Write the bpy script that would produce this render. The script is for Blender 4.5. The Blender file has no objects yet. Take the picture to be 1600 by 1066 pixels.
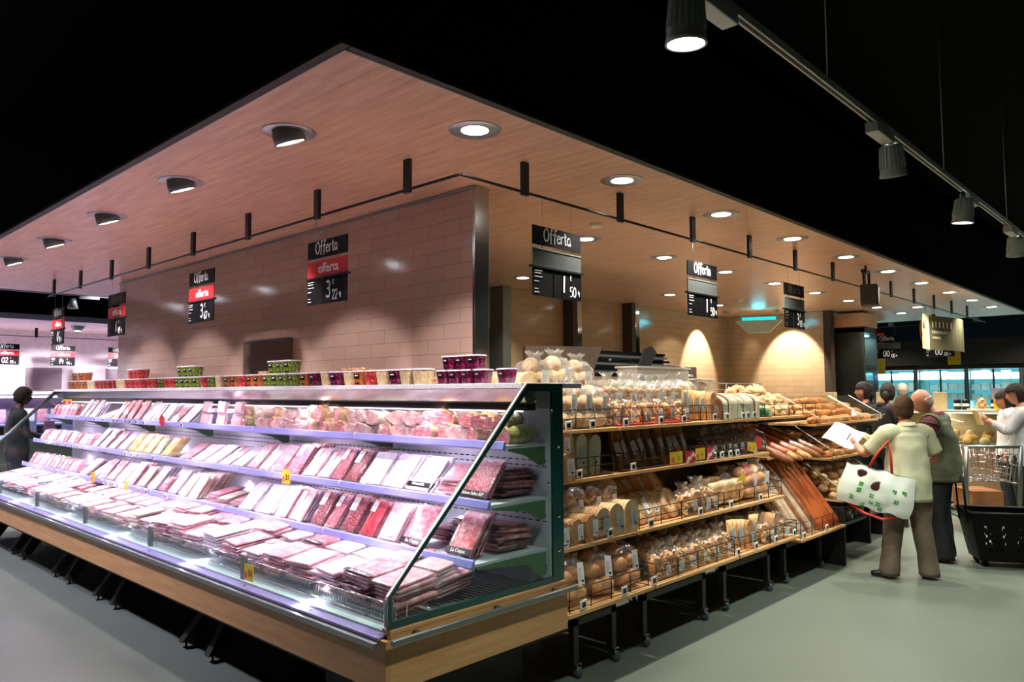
import bpy, bmesh, math, random
from mathutils import Vector, Matrix, noise
random.seed(7)
SC = bpy.context.scene
COL = SC.collection
R = math.radians
# ---------------------------------------------------------------- camera
H = 1.65
M = Matrix(((0.687, 0.045, 0.726), (-0.727, 0.049, 0.685), (-0.004, -0.998, 0.066)))
def _axes():
    L = Vector((-1240.0, 83.0)); Rr = Vector((1105.0, 73.0)); f = math.sqrt(-(L.dot(Rr)))
    dL = Vector((L.x, L.y, f)).normalized(); dR = Vector((Rr.x, Rr.y, f)).normalized()
    up = dR.cross(dL).normalized()
    if up.y > 0: up = -up
    return dR, dL, up, f
_dR, _dL, _up, FPX = _axes()
cam_d = bpy.data.cameras.new('camera'); cam = bpy.data.objects.new('camera', cam_d); COL.objects.link(cam)
cam_d.sensor_width = 36; cam_d.lens = FPX / 1600 * 36; cam_d.clip_start = 0.05; cam_d.clip_end = 200
# world axes of camera x (right), y (up), z (back)
cx = Vector((_dR.x, _dL.x, _up.x)); cyv = -Vector((_dR.y, _dL.y, _up.y)); cz = -Vector((_dR.z, _dL.z, _up.z))
mw = Matrix((( cx.x, cyv.x, cz.x, 0), (cx.y, cyv.y, cz.y, 0), (cx.z, cyv.z, cz.z, H), (0, 0, 0, 1)))
cam.matrix_world = mw
SC.camera = cam
# ---------------------------------------------------------------- world, exposure
w = bpy.data.worlds.new('world'); SC.world = w; w.use_nodes = True
w.node_tree.nodes['Background'].inputs[0].default_value = (0.011, 0.012, 0.010, 1)
w.node_tree.nodes['Background'].inputs[1].default_value = 0.9
vs = SC.view_settings
vs.view_transform = 'Standard'; vs.look = 'None'; vs.gamma = 1; vs.use_curve_mapping = False
vs.exposure = 0.0
# light strengths
P_DOWN = 150.0      # each canopy downlight
P_TILT = 90.0      # the tilted ones over the meat case
P_TRACK = 150.0
P_LED = 4.0       # per led strip segment
P_FAR = 260.0  # each added fill lamp over the aisles
def lamp(kind, name, loc, energy, color=(1, 1, 1), parent=None, aim=None, size=0.05, sizey=None, angle=100, blend=0.6):
    d = bpy.data.lights.new(name, kind); d.energy = energy; d.color = color
    if kind == 'SPOT':
        d.spot_size = R(angle); d.spot_blend = blend; d.shadow_soft_size = size
    elif kind == 'AREA':
        d.shape = 'RECTANGLE'; d.size = size; d.size_y = sizey or size
    else: d.shadow_soft_size = size
    o = bpy.data.objects.new(name, d); COL.objects.link(o)
    v = Vector(aim) if aim else Vector((0, 0, -1))
    q = v.to_track_quat('-Z', 'Y')
    if parent:
        o.parent = parent
        pm = Matrix.Translation(Vector(loc)) @ q.to_matrix().to_4x4()
        o.matrix_local = pm
    else:
        o.location = loc; o.rotation_euler = q.to_euler()
    return o
# ---------------------------------------------------------------- materials
MATS = {}
def lin(c):
    return tuple(((x / 12.92) if x <= 0.04045 else ((x + 0.055) / 1.055) ** 2.4) for x in c)
def hexc(r, g, b): return lin((r / 255, g / 255, b / 255))
class NT:
    def __init__(s, name):
        s.m = bpy.data.materials.new(name); s.m.use_nodes = True; s.t = s.m.node_tree; s.t.nodes.clear()
        s.out = s.n('ShaderNodeOutputMaterial')
    def n(s, ty, **kw):
        x = s.t.nodes.new(ty)
        for k, v in kw.items(): setattr(x, k, v)
        return x
    def l(s, a, b): s.t.links.new(a, b)
    def coords(s, kind='Object', scale=(1, 1, 1), rot=(0, 0, 0)):
        tc = s.n('ShaderNodeTexCoord'); mp = s.n('ShaderNodeMapping')
        mp.inputs['Scale'].default_value = scale; mp.inputs['Rotation'].default_value = rot
        s.l(tc.outputs[kind], mp.inputs[0]); return mp.outputs[0]
    def ramp(s, fac, stops):
        r = s.n('ShaderNodeValToRGB'); e = r.color_ramp.elements
        while len(e) < len(stops): e.new(0.5)
        for i, (p, c) in enumerate(stops): e[i].position = p; e[i].color = (*c, 1)
        s.l(fac, r.inputs[0]); return r.outputs[0]
    def noise(s, vec, scale, detail=3, rough=0.5, out=0):
        n = s.n('ShaderNodeTexNoise'); n.inputs['Scale'].default_value = scale
        n.inputs['Detail'].default_value = detail; n.inputs['Roughness'].default_value = rough
        if vec: s.l(vec, n.inputs['Vector'])
        return n.outputs[out]
    def bsdf(s, color=None, rough=0.5, metal=0, spec=0.5, **kw):
        b = s.n('ShaderNodeBsdfPrincipled')
        if color is not None:
            if hasattr(color, 'links') or hasattr(color, 'is_output'): s.l(color, b.inputs['Base Color'])
            else: b.inputs['Base Color'].default_value = (*color, 1)
        b.inputs['Roughness'].default_value = rough; b.inputs['Metallic'].default_value = metal
        b.inputs['Specular IOR Level'].default_value = spec
        for k, v in kw.items(): b.inputs[k.replace('_', ' ')].default_value = v
        s.l(b.outputs[0], s.out.inputs[0]); return b
    def bump(s, b, h, strength=0.3, dist=0.01):
        n = s.n('ShaderNodeBump'); n.inputs['Strength'].default_value = strength; n.inputs['Distance'].default_value = dist
        s.l(h, n.inputs['Height']); s.l(n.outputs[0], b.inputs['Normal'])
def mat(name, rgb, rough=0.5, metal=0, noise_amt=0.06, nscale=12, bump=0, bscale=60, spec=0.5, coat=0):
    """a plain surface with slight procedural unevenness"""
    if name in MATS: return MATS[name]
    c = hexc(*rgb); t = NT(name); v = t.coords()
    n = t.noise(v, nscale)
    col = t.ramp(n, [(0.3, tuple(x * (1 - noise_amt) for x in c)), (0.7, tuple(min(1, x * (1 + noise_amt)) for x in c))])
    b = t.bsdf(col, rough, metal, spec)
    if coat: b.inputs['Coat Weight'].default_value = coat; b.inputs['Coat Roughness'].default_value = 0.08
    if bump: t.bump(b, t.noise(v, bscale, 4), bump, 0.004)
    MATS[name] = t.m; return t.m
def mat_emit(name, rgb, strength):
    if name in MATS: return MATS[name]
    t = NT(name); e = t.n('ShaderNodeEmission'); e.inputs[0].default_value = (*hexc(*rgb), 1); e.inputs[1].default_value = strength
    t.l(e.outputs[0], t.out.inputs[0]); MATS[name] = t.m; return t.m
def mat_clear(name, tint=(255, 255, 255), gloss=0.12, rough=0.05, bump=0, bscale=30, milky=0.0):
    """thin clear plastic or glass"""
    if name in MATS: return MATS[name]
    t = NT(name); tr = t.n('ShaderNodeBsdfTransparent'); tr.inputs[0].default_value = (*hexc(*tint), 1)
    g = t.n('ShaderNodeBsdfGlossy'); g.inputs['Roughness'].default_value = rough
    mx = t.n('ShaderNodeMixShader'); lw = t.n('ShaderNodeLayerWeight'); lw.inputs[0].default_value = 0.35
    mm = t.n('ShaderNodeMath', operation='MULTIPLY_ADD'); mm.inputs[1].default_value = 0.5; mm.inputs[2].default_value = gloss; mm.use_clamp = True
    pw = t.n('ShaderNodeMath', operation='POWER'); pw.inputs[1].default_value = 3.0; t.l(lw.outputs['Facing'], pw.inputs[0]); t.l(pw.outputs[0], mm.inputs[0]); t.l(mm.outputs[0], mx.inputs[0])
    if bump:
        nb = t.n('ShaderNodeBump'); nb.inputs['Strength'].default_value = bump; nb.inputs['Distance'].default_value = 0.01
        t.l(t.noise(t.coords(), bscale, 3, 0.6), nb.inputs['Height']); t.l(nb.outputs[0], g.inputs['Normal']); t.l(nb.outputs[0], lw.inputs['Normal'])
    t.l(tr.outputs[0], mx.inputs[1]); t.l(g.outputs[0], mx.inputs[2])
    last = mx.outputs[0]
    if milky:
        df = t.n('ShaderNodeBsdfDiffuse'); df.inputs[0].default_value = (0.85, 0.85, 0.83, 1)
        m2 = t.n('ShaderNodeMixShader'); m2.inputs[0].default_value = milky
        t.l(last, m2.inputs[1]); t.l(df.outputs[0], m2.inputs[2]); last = m2.outputs[0]
    t.l(last, t.out.inputs[0]); MATS[name] = t.m; return t.m
def mat_wood(name, a, b, dark, scale=(1, 1, 1), rough=0.4, plank=0.0, rot=(0, 0, 0), knot=0.45):
    """strip-laminated timber: long fibres, strips and small knots"""
    if name in MATS: return MATS[name]
    t = NT(name); v = t.coords('Object', (1, 1, 1), rot)
    mp = t.n('ShaderNodeMapping'); mp.inputs['Scale'].default_value = scale; t.l(v, mp.inputs[0])
    n1 = t.noise(mp.outputs[0], 3.0, 6, 0.6)
    c1 = t.ramp(n1, [(0.25, hexc(*a)), (0.75, hexc(*b))])
    br = t.n('ShaderNodeTexBrick'); br.inputs['Color1'].default_value = (0.93, 0.93, 0.93, 1); br.inputs['Color2'].default_value = (1, 1, 1, 1)
    br.inputs['Mortar'].default_value = (0.6, 0.56, 0.52, 1); br.inputs['Mortar Size'].default_value = 0.002
    br.inputs['Scale'].default_value = 1; br.inputs['Brick Width'].default_value = plank * 9 or 1; br.inputs['Row Height'].default_value = plank or 0.1
    t.l(v, br.inputs['Vector'])
    mx = t.n('ShaderNodeMixRGB', blend_type='MULTIPLY'); mx.inputs[0].default_value = 0.9 if plank else 0
    t.l(c1, mx.inputs[1]); t.l(br.outputs[0], mx.inputs[2])
    mk = t.n('ShaderNodeMapping'); mk.inputs['Scale'].default_value = tuple(x * 1.0 for x in scale); t.l(v, mk.inputs[0])
    kn = t.noise(mk.outputs[0], 9, 2, 0.5)
    kc = t.ramp(kn, [(0.0, hexc(*dark)), (0.24, hexc(*dark)), (0.31, (1, 1, 1))])
    m2 = t.n('ShaderNodeMixRGB', blend_type='MULTIPLY'); m2.inputs[0].default_value = knot
    t.l(mx.outputs[0], m2.inputs[1]); t.l(kc, m2.inputs[2])
    t.bsdf(m2.outputs[0], rough)
    MATS[name] = t.m; return t.m
def mat_tile(name, tile, grout, w_, h_, axes, rough=0.12, var=0.06):
    """glazed wall tile; axes = which object axes run along the wall and up"""
    if name in MATS: return MATS[name]
    t = NT(name); tc = t.n('ShaderNodeTexCoord'); sp = t.n('ShaderNodeSeparateXYZ'); cb = t.n('ShaderNodeCombineXYZ')
    t.l(tc.outputs['Object'], sp.inputs[0]); t.l(sp.outputs[axes[0]], cb.inputs[0]); t.l(sp.outputs[axes[1]], cb.inputs[1])
    br = t.n('ShaderNodeTexBrick'); c = hexc(*tile); g = hexc(*grout)
    br.inputs['Color1'].default_value = (*[x * (1 - var) for x in c], 1); br.inputs['Color2'].default_value = (*[min(1, x * (1 + var)) for x in c], 1)
    br.inputs['Mortar'].default_value = (*g, 1); br.inputs['Scale'].default_value = 1; br.inputs['Mortar Size'].default_value = 0.0022
    br.inputs['Brick Width'].default_value = w_; br.inputs['Row Height'].default_value = h_; br.inputs['Mortar Smooth'].default_value = 0.1
    t.l(cb.outputs[0], br.inputs['Vector'])
    b = t.bsdf(br.outputs[0], rough)
    inv = t.n('ShaderNodeMath', operation='SUBTRACT'); inv.inputs[0].default_value = 1; t.l(br.outputs['Fac'], inv.inputs[1]); 
    n = t.noise(cb.outputs[0], 9, 1)
    ad = t.n('ShaderNodeMath', operation='MULTIPLY_ADD'); ad.inputs[1].default_value = 0.35; t.l(n, ad.inputs[0]); t.l(inv.outputs[0], ad.inputs[2])
    t.bump(b, ad.outputs[0], 0.25, 0.003)
    MATS[name] = t.m; return t.m
def mat_mottle(name, cols, scale=40, rough=0.35, detail=3, bump=0.2, stretch=(1, 1, 1), coat=0.0, sss=0):
    """blotchy natural stuff such as meat, bread crust or paper"""
    if name in MATS: return MATS[name]
    t = NT(name); v = t.coords('Object', stretch); n = t.noise(v, scale, detail, 0.6)
    k = len(cols); col = t.ramp(n, [(0.28 + 0.44 * i / max(1, k - 1), hexc(*c)) for i, c in enumerate(cols)])
    b = t.bsdf(col, rough)
    b.inputs['Coat Weight'].default_value = coat
    if bump: t.bump(b, n, bump, 0.003)
    MATS[name] = t.m; return t.m
# ---------------------------------------------------------------- mesh builder
class MB:
    def __init__(s): s.v = []; s.f = []; s.mi = []; s.sm = []; s.mats = []
    def slot(s, m):
        if m not in s.mats: s.mats.append(m)
        return s.mats.index(m)
    def add(s, vs, fs, m, smooth=False, xf=None):
        b = len(s.v); k = s.slot(m)
        for p in vs:
            p = Vector(p); s.v.append(tuple(xf @ p) if xf is not None else tuple(p))
        for f in fs: s.f.append(tuple(i + b for i in f)); s.mi.append(k); s.sm.append(smooth)
        return s
    def box(s, lo, hi, m, bev=0.0, xf=None):
        x0, y0, z0 = lo; x1, y1, z1 = hi
        if bev <= 0:
            vs = [(x0, y0, z0), (x1, y0, z0), (x1, y1, z0), (x0, y1, z0), (x0, y0, z1), (x1, y0, z1), (x1, y1, z1), (x0, y1, z1)]
            fs = [(0, 3, 2, 1), (4, 5, 6, 7), (0, 1, 5, 4), (1, 2, 6, 5), (2, 3, 7, 6), (3, 0, 4, 7)]
            return s.add(vs, fs, m, False, xf)
        bm = bmesh.new(); bmesh.ops.create_cube(bm, size=1)
        for v in bm.verts: v.co = Vector(((x0 + x1) / 2 + v.co.x * (x1 - x0), (y0 + y1) / 2 + v.co.y * (y1 - y0), (z0 + z1) / 2 + v.co.z * (z1 - z0)))
        bmesh.ops.bevel(bm, geom=list(bm.edges), offset=min(bev, 0.49 * min(x1 - x0, y1 - y0, z1 - z0)), segments=2, affect='EDGES', profile=0.5)
        s.bm(bm, m, False, xf); return s
    def bm(s, bm, m, smooth=False, xf=None):
        bm.verts.index_update(); s.add([tuple(v.co) for v in bm.verts], [tuple(v.index for v in f.verts) for f in bm.faces], m, smooth, xf); bm.free(); return s
    def prism(s, pts, axis, a, b, m):
        """outline pts (2-D) pushed from a to b along axis 'x','y' or 'z'"""
        n = len(pts)
        def P(p, t): return {'x': (t, p[0], p[1]), 'y': (p[0], t, p[1]), 'z': (p[0], p[1], t)}[axis]
        vs = [P(p, a) for p in pts] + [P(p, b) for p in pts]
        fs = [tuple(range(n)), tuple(range(2 * n - 1, n - 1, -1))] + [(i, i + n, (i + 1) % n + n, (i + 1) % n) for i in range(n)]
        return s.add(vs, fs, m)
    def tube(s, pts, r, m, seg=6, closed=False, smooth=True):
        pts = [Vector(p) for p in pts]; n = len(pts); rings = []
        rr = r if isinstance(r, (list, tuple)) else [r] * n
        for i, p in enumerate(pts):
            a = pts[i - 1] if (i > 0 or closed) else pts[i]; b = pts[(i + 1) % n] if (i < n - 1 or closed) else pts[i]
            d = (b - a).normalized() if (b - a).length > 1e-9 else Vector((0, 0, 1))
            u = d.cross(Vector((0, 0, 1)));
            if u.length < 0.05: u = d.cross(Vector((1, 0, 0)))
            u.normalize(); w2 = d.cross(u)
            rings.append([p + (u * math.cos(2 * math.pi * k / seg) + w2 * math.sin(2 * math.pi * k / seg)) * rr[i] for k in range(seg)])
        vs = [q for rg in rings for q in rg]; fs = []
        for i in range(n if closed else n - 1):
            j = (i + 1) % n
            for k in range(seg): fs.append((i * seg + k, i * seg + (k + 1) % seg, j * seg + (k + 1) % seg, j * seg + k))
        if not closed: fs += [tuple(range(seg))[::-1], tuple((n - 1) * seg + k for k in range(seg))]
        return s.add(vs, fs, m, smooth)
    def lathe(s, prof, m, seg=20, loc=(0, 0, 0), smooth=True, cap=True, xf=None):
        vs = []; fs = []; n = len(prof)
        for r, z in prof:
            for k in range(seg):
                a = 2 * math.pi * k / seg; vs.append((loc[0] + r * math.cos(a), loc[1] + r * math.sin(a), loc[2] + z))
        for i in range(n - 1):
            for k in range(seg): fs.append((i * seg + k, i * seg + (k + 1) % seg, (i + 1) * seg + (k + 1) % seg, (i + 1) * seg + k))
        if cap: fs += [tuple(range(seg))[::-1], tuple((n - 1) * seg + k for k in range(seg))]
        return s.add(vs, fs, m, smooth, xf)
    def blob(s, c, rad, m, jit=0.0, freq=6.0, seg=12, rings=8, xf=None, seed=0, flat=None, power=1.0):
        """rounded lump: ellipsoid with noise, optionally squashed on a base plane"""
        bm = bmesh.new(); bmesh.ops.create_uvsphere(bm, u_segments=seg, v_segments=rings, radius=1)
        for v in bm.verts:
            p = v.co.copy()
            if power != 1.0:
                p = Vector([math.copysign(abs(q) ** power, q) for q in p])
            if jit: p *= 1 + jit * noise.noise(p * freq * 0.3 + Vector((seed * 3.1, seed * 1.7, seed)))
            p = Vector((p.x * rad[0], p.y * rad[1], p.z * rad[2]))
            if flat is not None and p.z < flat: p.z = flat
            v.co = p + Vector(c)
        return s.bm(bm, m, True, xf)
    def mesh(s, name):
        me = bpy.data.meshes.new(name); me.from_pydata(s.v, [], s.f)
        for m in s.mats: me.materials.append(m)
        me.polygons.foreach_set('material_index', s.mi); me.polygons.foreach_set('use_smooth', s.sm); me.update()
        return me
    def build(s, name, parent=None, loc=None, rot=None, recalc=False):
        o = bpy.data.objects.new(name, s.mesh(name)); COL.objects.link(o)
        if recalc:
            bm = bmesh.new(); bm.from_mesh(o.data); bmesh.ops.recalc_face_normals(bm, faces=bm.faces); bm.to_mesh(o.data); bm.free()
        if parent: o.parent = parent
        if loc is not None: o.location = loc
        if rot is not None: o.rotation_euler = rot
        return o
def tag(o, label=None, cat=None, group=None, kind=None):
    if label: o['label'] = label
    if cat: o['category'] = cat
    if group: o['group'] = group
    if kind: o['kind'] = kind
    return o
def empty(name, loc=(0, 0, 0), rot=(0, 0, 0), label=None, cat=None, group=None):
    o = bpy.data.objects.new(name, None); o.empty_display_size = 0.05; COL.objects.link(o)
    o.location = loc; o.rotation_euler = rot; return tag(o, label, cat, group)
def struct(name, mb, label=None, parent=None):
    o = mb.build(name, parent)
    if not parent: tag(o, label, None, None, 'structure')
    return o
CH = {}
def kids(o):
    if o.name not in CH: CH[o.name] = [c for c in bpy.data.objects if c.parent == o]
    return CH[o.name]
def dup(o, loc=None, rot=None, label=None, group=None, scale=None, parent=None):
    c = o.copy(); COL.objects.link(c); c.parent = parent
    if loc is not None: c.location = loc
    if rot is not None: c.rotation_euler = rot
    if scale is not None: c.scale = scale
    if label: c['label'] = label
    if group: c['group'] = group
    for ch in kids(o): dup(ch, parent=c)
    return c
PROTOS = []
class Kind:
    """a prototype; the first placement moves the prototype itself, later ones copy it"""
    def __init__(s, root): s.root = root; s.used = False; kids(root); [kids(k) for k in kids(root)]; PROTOS.append(s)
    def put(s, loc, rot=(0, 0, 0), label=None, group=None, scale=None):
        if not s.used:
            s.used = True; o = s.root; o.location = loc; o.rotation_euler = rot
            if scale is not None: o.scale = scale
            if label: o['label'] = label
            if group: o['group'] = group
            return o
        return dup(s.root, loc, rot, label, group, scale if scale is not None else (1, 1, 1))
ORD = ['first', 'second', 'third', 'fourth', 'fifth', 'sixth', 'seventh', 'eighth', 'ninth', 'tenth', 'eleventh', 'twelfth', 'thirteenth', 'fourteenth', 'fifteenth', 'sixteenth', 'seventeenth', 'eighteenth', 'nineteenth', 'twentieth', 'twenty-first', 'twenty-second', 'twenty-third', 'twenty-fourth', 'twenty-fifth', 'twenty-sixth', 'twenty-seventh', 'twenty-eighth', 'twenty-ninth', 'thirtieth', 'thirty-first', 'thirty-second', 'thirty-third', 'thirty-fourth', 'thirty-fifth', 'thirty-sixth', 'thirty-seventh', 'thirty-eighth', 'thirty-ninth', 'fortieth']
def text_obj(txt, size, m, parent, name='lettering', loc=(0, 0, 0), rot=(0, 0, 0), bold=0.0, align='CENTER', sx=1.0, shear=0.0):
    c = bpy.data.curves.new('t', 'FONT'); c.body = txt; c.size = size; c.align_x = align; c.align_y = 'CENTER'; c.offset = bold; c.extrude = 0.0006; c.shear = shear; c.resolution_u = 3
    t = bpy.data.objects.new('t', c); COL.objects.link(t); bpy.context.view_layer.update()
    me = bpy.data.meshes.new_from_object(t.evaluated_get(bpy.context.evaluated_depsgraph_get()))
    bpy.data.objects.remove(t); bpy.data.curves.remove(c)
    me.materials.clear(); me.materials.append(m)
    o = bpy.data.objects.new(name, me); COL.objects.link(o); o.parent = parent; o.location = loc; o.rotation_euler = rot; o.scale = (sx, 1, 1)
    return o
# ---------------------------------------------------------------- hand-drawn chalk lettering
GLY = {
 'O': (0.62, [[(0.30, 1.0), (0.08, .82), (0.0, .45), (0.1, .08), (0.3, 0), (0.5, .15), (0.56, .5), (0.48, .85), (0.30, 1.0), (.18, .9)]]),
 'f': (0.40, [[(0.40, .92), (0.30, 1.05), (0.2, .95), (0.17, .6), (0.14, -.15)], [(0.0, .58), (0.36, .62)]]),
 'e': (0.42, [[(0.02, .32), (0.34, .40), (0.30, .58), (0.14, .60), (0.02, .36), (0.08, .06), (0.24, 0), (0.38, .12)]]),
 'r': (0.34, [[(0.04, .6), (0.05, 0)], [(0.05, .38), (0.16, .58), (0.32, .58)]]),
 't': (0.34, [[(0.16, .9), (0.15, .2), (0.2, 0), (0.32, .06)], [(0.0, .62), (0.32, .66)]]),
 'a': (0.44, [[(0.36, .5), (0.2, .6), (0.04, .4), (0.06, .1), (0.2, 0), (0.34, .2), (0.37, .56), (0.38, .1), (0.46, 0)]]),
 '0': (0.5, [[(0.22, 1.0), (0.04, .75), (0.0, .4), (0.1, .05), (0.24, 0), (0.4, .25), (0.42, .65), (0.32, .93), (0.22, 1.0)]]),
 '1': (0.26, [[(0.14, 1.0), (0.12, .5), (0.1, 0)]]),
 '2': (0.5, [[(0.02, .78), (0.14, 1.0), (0.34, .95), (0.38, .7), (0.2, .35), (0.0, .04), (0.2, .06), (0.44, .02)]]),
 '3': (0.5, [[(0.04, .9), (0.22, 1.0), (0.4, .84), (0.34, .6), (0.14, .54), (0.36, .46), (0.42, .2), (0.26, 0), (0.02, .08)]]),
 '4': (0.5, [[(0.16, 1.0), (0.02, .42), (0.42, .46)], [(0.36, .8), (0.32, 0)]]),
 '5': (0.48, [[(0.4, .98), (0.1, .95), (0.06, .56), (0.3, .58), (0.4, .3), (0.26, .02), (0.02, .06)]]),
 '6': (0.46, [[(0.34, .98), (0.08, .6), (0.02, .2), (0.2, 0), (0.38, .18), (0.32, .42), (0.08, .36)]]),
 '7': (0.46, [[(0.0, .95), (0.4, .98), (0.24, .5), (0.12, 0)]]),
 '9': (0.46, [[(0.36, .62), (0.14, .5), (0.04, .76), (0.2, 1.0), (0.36, .9), (0.36, .5), (0.28, 0)]]),
 'c': (0.4, [[(0.36, .85), (0.16, 1.0), (0.02, .5), (0.16, .02), (0.36, .12)], [(0.0, .6), (0.28, .62)]]),
 '|': (0.1, [[(0.02, .3), (0.03, 0)]]), ' ': (0.3, []),
}
def chalk(mb, s, x, z, h, wd, m, y=-0.004, track=0.10):
    """strokes drawn in the local XZ plane"""
    for ch in s:
        adv, st = GLY[ch]
        for line in st:
            pts = [Vector((x + p[0] * h, y, z + p[1] * h)) for p in line]
            sm = []
            for i in range(len(pts) - 1):
                sm.append(pts[i]);
                if len(pts) > 2:
                    a = pts[max(i - 1, 0)]; b, c2 = pts[i], pts[i + 1]; d = pts[min(i + 2, len(pts) - 1)]
                    sm.append((b + c2) * 0.5625 - (a + d) * 0.0625)
            sm.append(pts[-1]); k = len(sm); vs = []; fs = []
            for i, p in enumerate(sm):
                d = (sm[min(i + 1, k - 1)] - sm[max(i - 1, 0)]).normalized(); n = Vector((-d.z, 0, d.x)) * wd / 2
                vs += [p + n, p - n, p + n + Vector((0, 0.002, 0)), p - n + Vector((0, 0.002, 0))]
            for i in range(k - 1):
                a = 4 * i; fs += [(a, a + 1, a + 5, a + 4), (a + 2, a + 6, a + 7, a + 3), (a, a + 4, a + 6, a + 2), (a + 1, a + 3, a + 7, a + 5)]
            mb.add(vs, fs, m)
        x += (adv + track) * h
    return x
# ---------------------------------------------------------------- shared materials
m_floor = None
def _floor():
    t = NT('floor_resin'); v = t.coords(); n = t.noise(v, 0.35, 4, 0.5); n2 = t.noise(v, 140, 2)
    c = t.ramp(n, [(0.3, hexc(104, 113, 102)), (0.7, hexc(121, 129, 117))])
    mx = t.n('ShaderNodeMixRGB', blend_type='MULTIPLY'); mx.inputs[0].default_value = 0.55
    c2 = t.ramp(n2, [(0.3, (0.66, 0.66, 0.66)), (0.7, (1, 1, 1))]); t.l(c, mx.inputs[1]); t.l(c2, mx.inputs[2])
    b = t.bsdf(mx.outputs[0], 0.42); t.bump(b, n2, 0.05, 0.002); return t.m
m_floor = _floor()
m_black = mat('black_paint', (16, 15, 15), 0.6)
m_void = mat('matt_black_ceiling', (15, 16, 14), 0.95, spec=0.02)
m_fascia = mat('dark_fascia_board', (13, 12, 11), 0.9, spec=0.03)
m_edge = mat('grey_metal_edge', (150, 150, 146), 0.5, 0.3)
m_soffit = mat_wood('bamboo_soffit', (186, 134, 104), (228, 182, 148), (170, 112, 84), (0.9, 7, 1), 0.38, 0.61, (0, 0, R(90)), 0.8)
m_caseWood = mat_wood('oak_case_panel_long', (178, 128, 76), (206, 158, 102), (120, 78, 46), (9, 0.8, 9), 0.4)
m_caseWoodX = mat_wood('oak_case_panel_end', (184, 134, 82), (212, 164, 110), (120, 78, 46), (0.8, 9, 9), 0.4)
m_plank = mat_wood('pale_shelf_plank', (196, 148, 92), (228, 184, 128), (150, 100, 60), (0.8, 9, 9), 0.45)
m_steel = mat('brushed_steel', (188, 188, 186), 0.24, 1.0, 0.03)
m_steelD = mat('dull_steel', (150, 156, 152), 0.38, 0.9, 0.04)
m_chrome = mat('chrome', (225, 225, 225), 0.08, 1.0, 0.01)
m_green = mat('dark_green_enamelled_glass', (22, 70, 66), 0.12, 0, 0.03, coat=0.6)
m_greenL = mat('green_grey_bracket', (84, 112, 84), 0.4)
m_glassG = mat_clear('green_tinted_glass', (243, 251, 247), 0.015, 0.02)
m_glass = mat_clear('clear_glass', (240, 250, 246), 0.03, 0.02)
m_acr = mat_clear('clear_acrylic', (246, 246, 240), 0.06, 0.04)
m_film = mat_clear('cling_film', (255, 255, 255), 0.05, 0.16, 0.8, 22)
m_bag = mat_clear('crinkled_bag_film', (252, 250, 246), 0.12, 0.12, 1.0, 26, milky=0.05)
m_bagm = mat_clear('milky_bag_film', (250, 250, 246), 0.13, 0.16, 1.0, 24, milky=0.14)
m_rail = mat('lavender_price_rail', (146, 146, 222), 0.35)
m_white = mat('white_plastic', (236, 236, 236), 0.4)
m_slab = mat_mottle('white_speckled_stone', [(180, 180, 188), (240, 240, 248), (250, 250, 255)], 160, 0.3, 2, 0)
m_back = mat('grey_white_back_panel', (196, 196, 206), 0.45)
m_dark = mat('dark_brown_metal', (44, 37, 32), 0.45)
m_iron = mat('black_wire', (18, 18, 18), 0.45)
m_brown = mat('dark_brown_board', (58, 44, 34), 0.6)
m_red = mat('offer_red', (214, 40, 48), 0.45)
m_yellow = mat('offer_yellow', (232, 196, 40), 0.5)
m_chalk = mat('chalk_white', (244, 244, 244), 0.6)
m_board = mat('black_price_board', (14, 14, 17), 0.55, spec=0.15)
m_boardG = mat('grey_plastic_sleeve', (84, 88, 88), 0.3)
m_tag = mat('ivory_tag', (240, 240, 236), 0.4)
m_ink = mat('black_ink', (12, 12, 14), 0.3)
m_lblw = mat('white_sticker', (238, 240, 240), 0.35)
m_tileL = mat_tile('rose_beige_wall_tile', (180, 150, 134), (138, 116, 104), 0.33, 0.10, (1, 2))
m_tileX = mat_tile('tan_wall_tile_across', (190, 158, 122), (146, 120, 92), 0.33, 0.10, (0, 2))
m_tileY = mat_tile('tan_wall_tile_side', (190, 158, 122), (146, 120, 92), 0.33, 0.10, (1, 2))
m_darkmirror = mat('smoked_mirror_glass', (104, 88, 74), 0.1, 0.0, 0.02)
m_lens = mat_emit('lamp_lens', (255, 252, 244), 14)
m_lensB = mat_emit('cool_lamp_lens', (244, 248, 255), 14)
m_led = mat_emit('led_strip_pinkish', (246, 232, 255), 5)
m_spot = mat('light_grey_spot_housing', (206, 212, 204), 0.45)
m_lampgrey = mat('lamp_housing_grey', (120, 124, 120), 0.45, 0.3)
m_galv = mat('galvanised_ring', (160, 160, 160), 0.35, 0.6)
ZC = 3.0
# ---------------------------------------------------------------- setting
struct('floor', MB().box((-8, -6, -0.1), (30, 30, 0), m_floor), 'pale grey speckled resin shop floor')
struct('ceiling', MB().box((-8, -6, 4.2), (30, 30, 4.3), m_void), 'black unlit main ceiling above the wooden canopy')
cz_ = empty('ceiling_canopy'); tag(cz_, 'low canopy with bamboo soffit and dark fascia over the counters', None, None, 'structure')
MB().box((1.64, 2.45, ZC), (16.2, 11.4, ZC + 0.03), m_soffit).build('soffit', cz_)
mb = MB()
mb.box((1.600, 2.41, ZC + 0.002), (1.638, 11.44, ZC + 0.95), m_fascia); mb.box((1.638, 2.41, ZC + 0.002), (16.24, 2.448, ZC + 0.95), m_fascia)
mb.box((16.202, 2.45, ZC + 0.002), (16.24, 11.44, ZC + 0.95), m_fascia); mb.box((1.64, 11.402, ZC + 0.002), (16.2, 11.44, ZC + 0.95), m_fascia)
mb.build('fascia', cz_)
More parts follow.
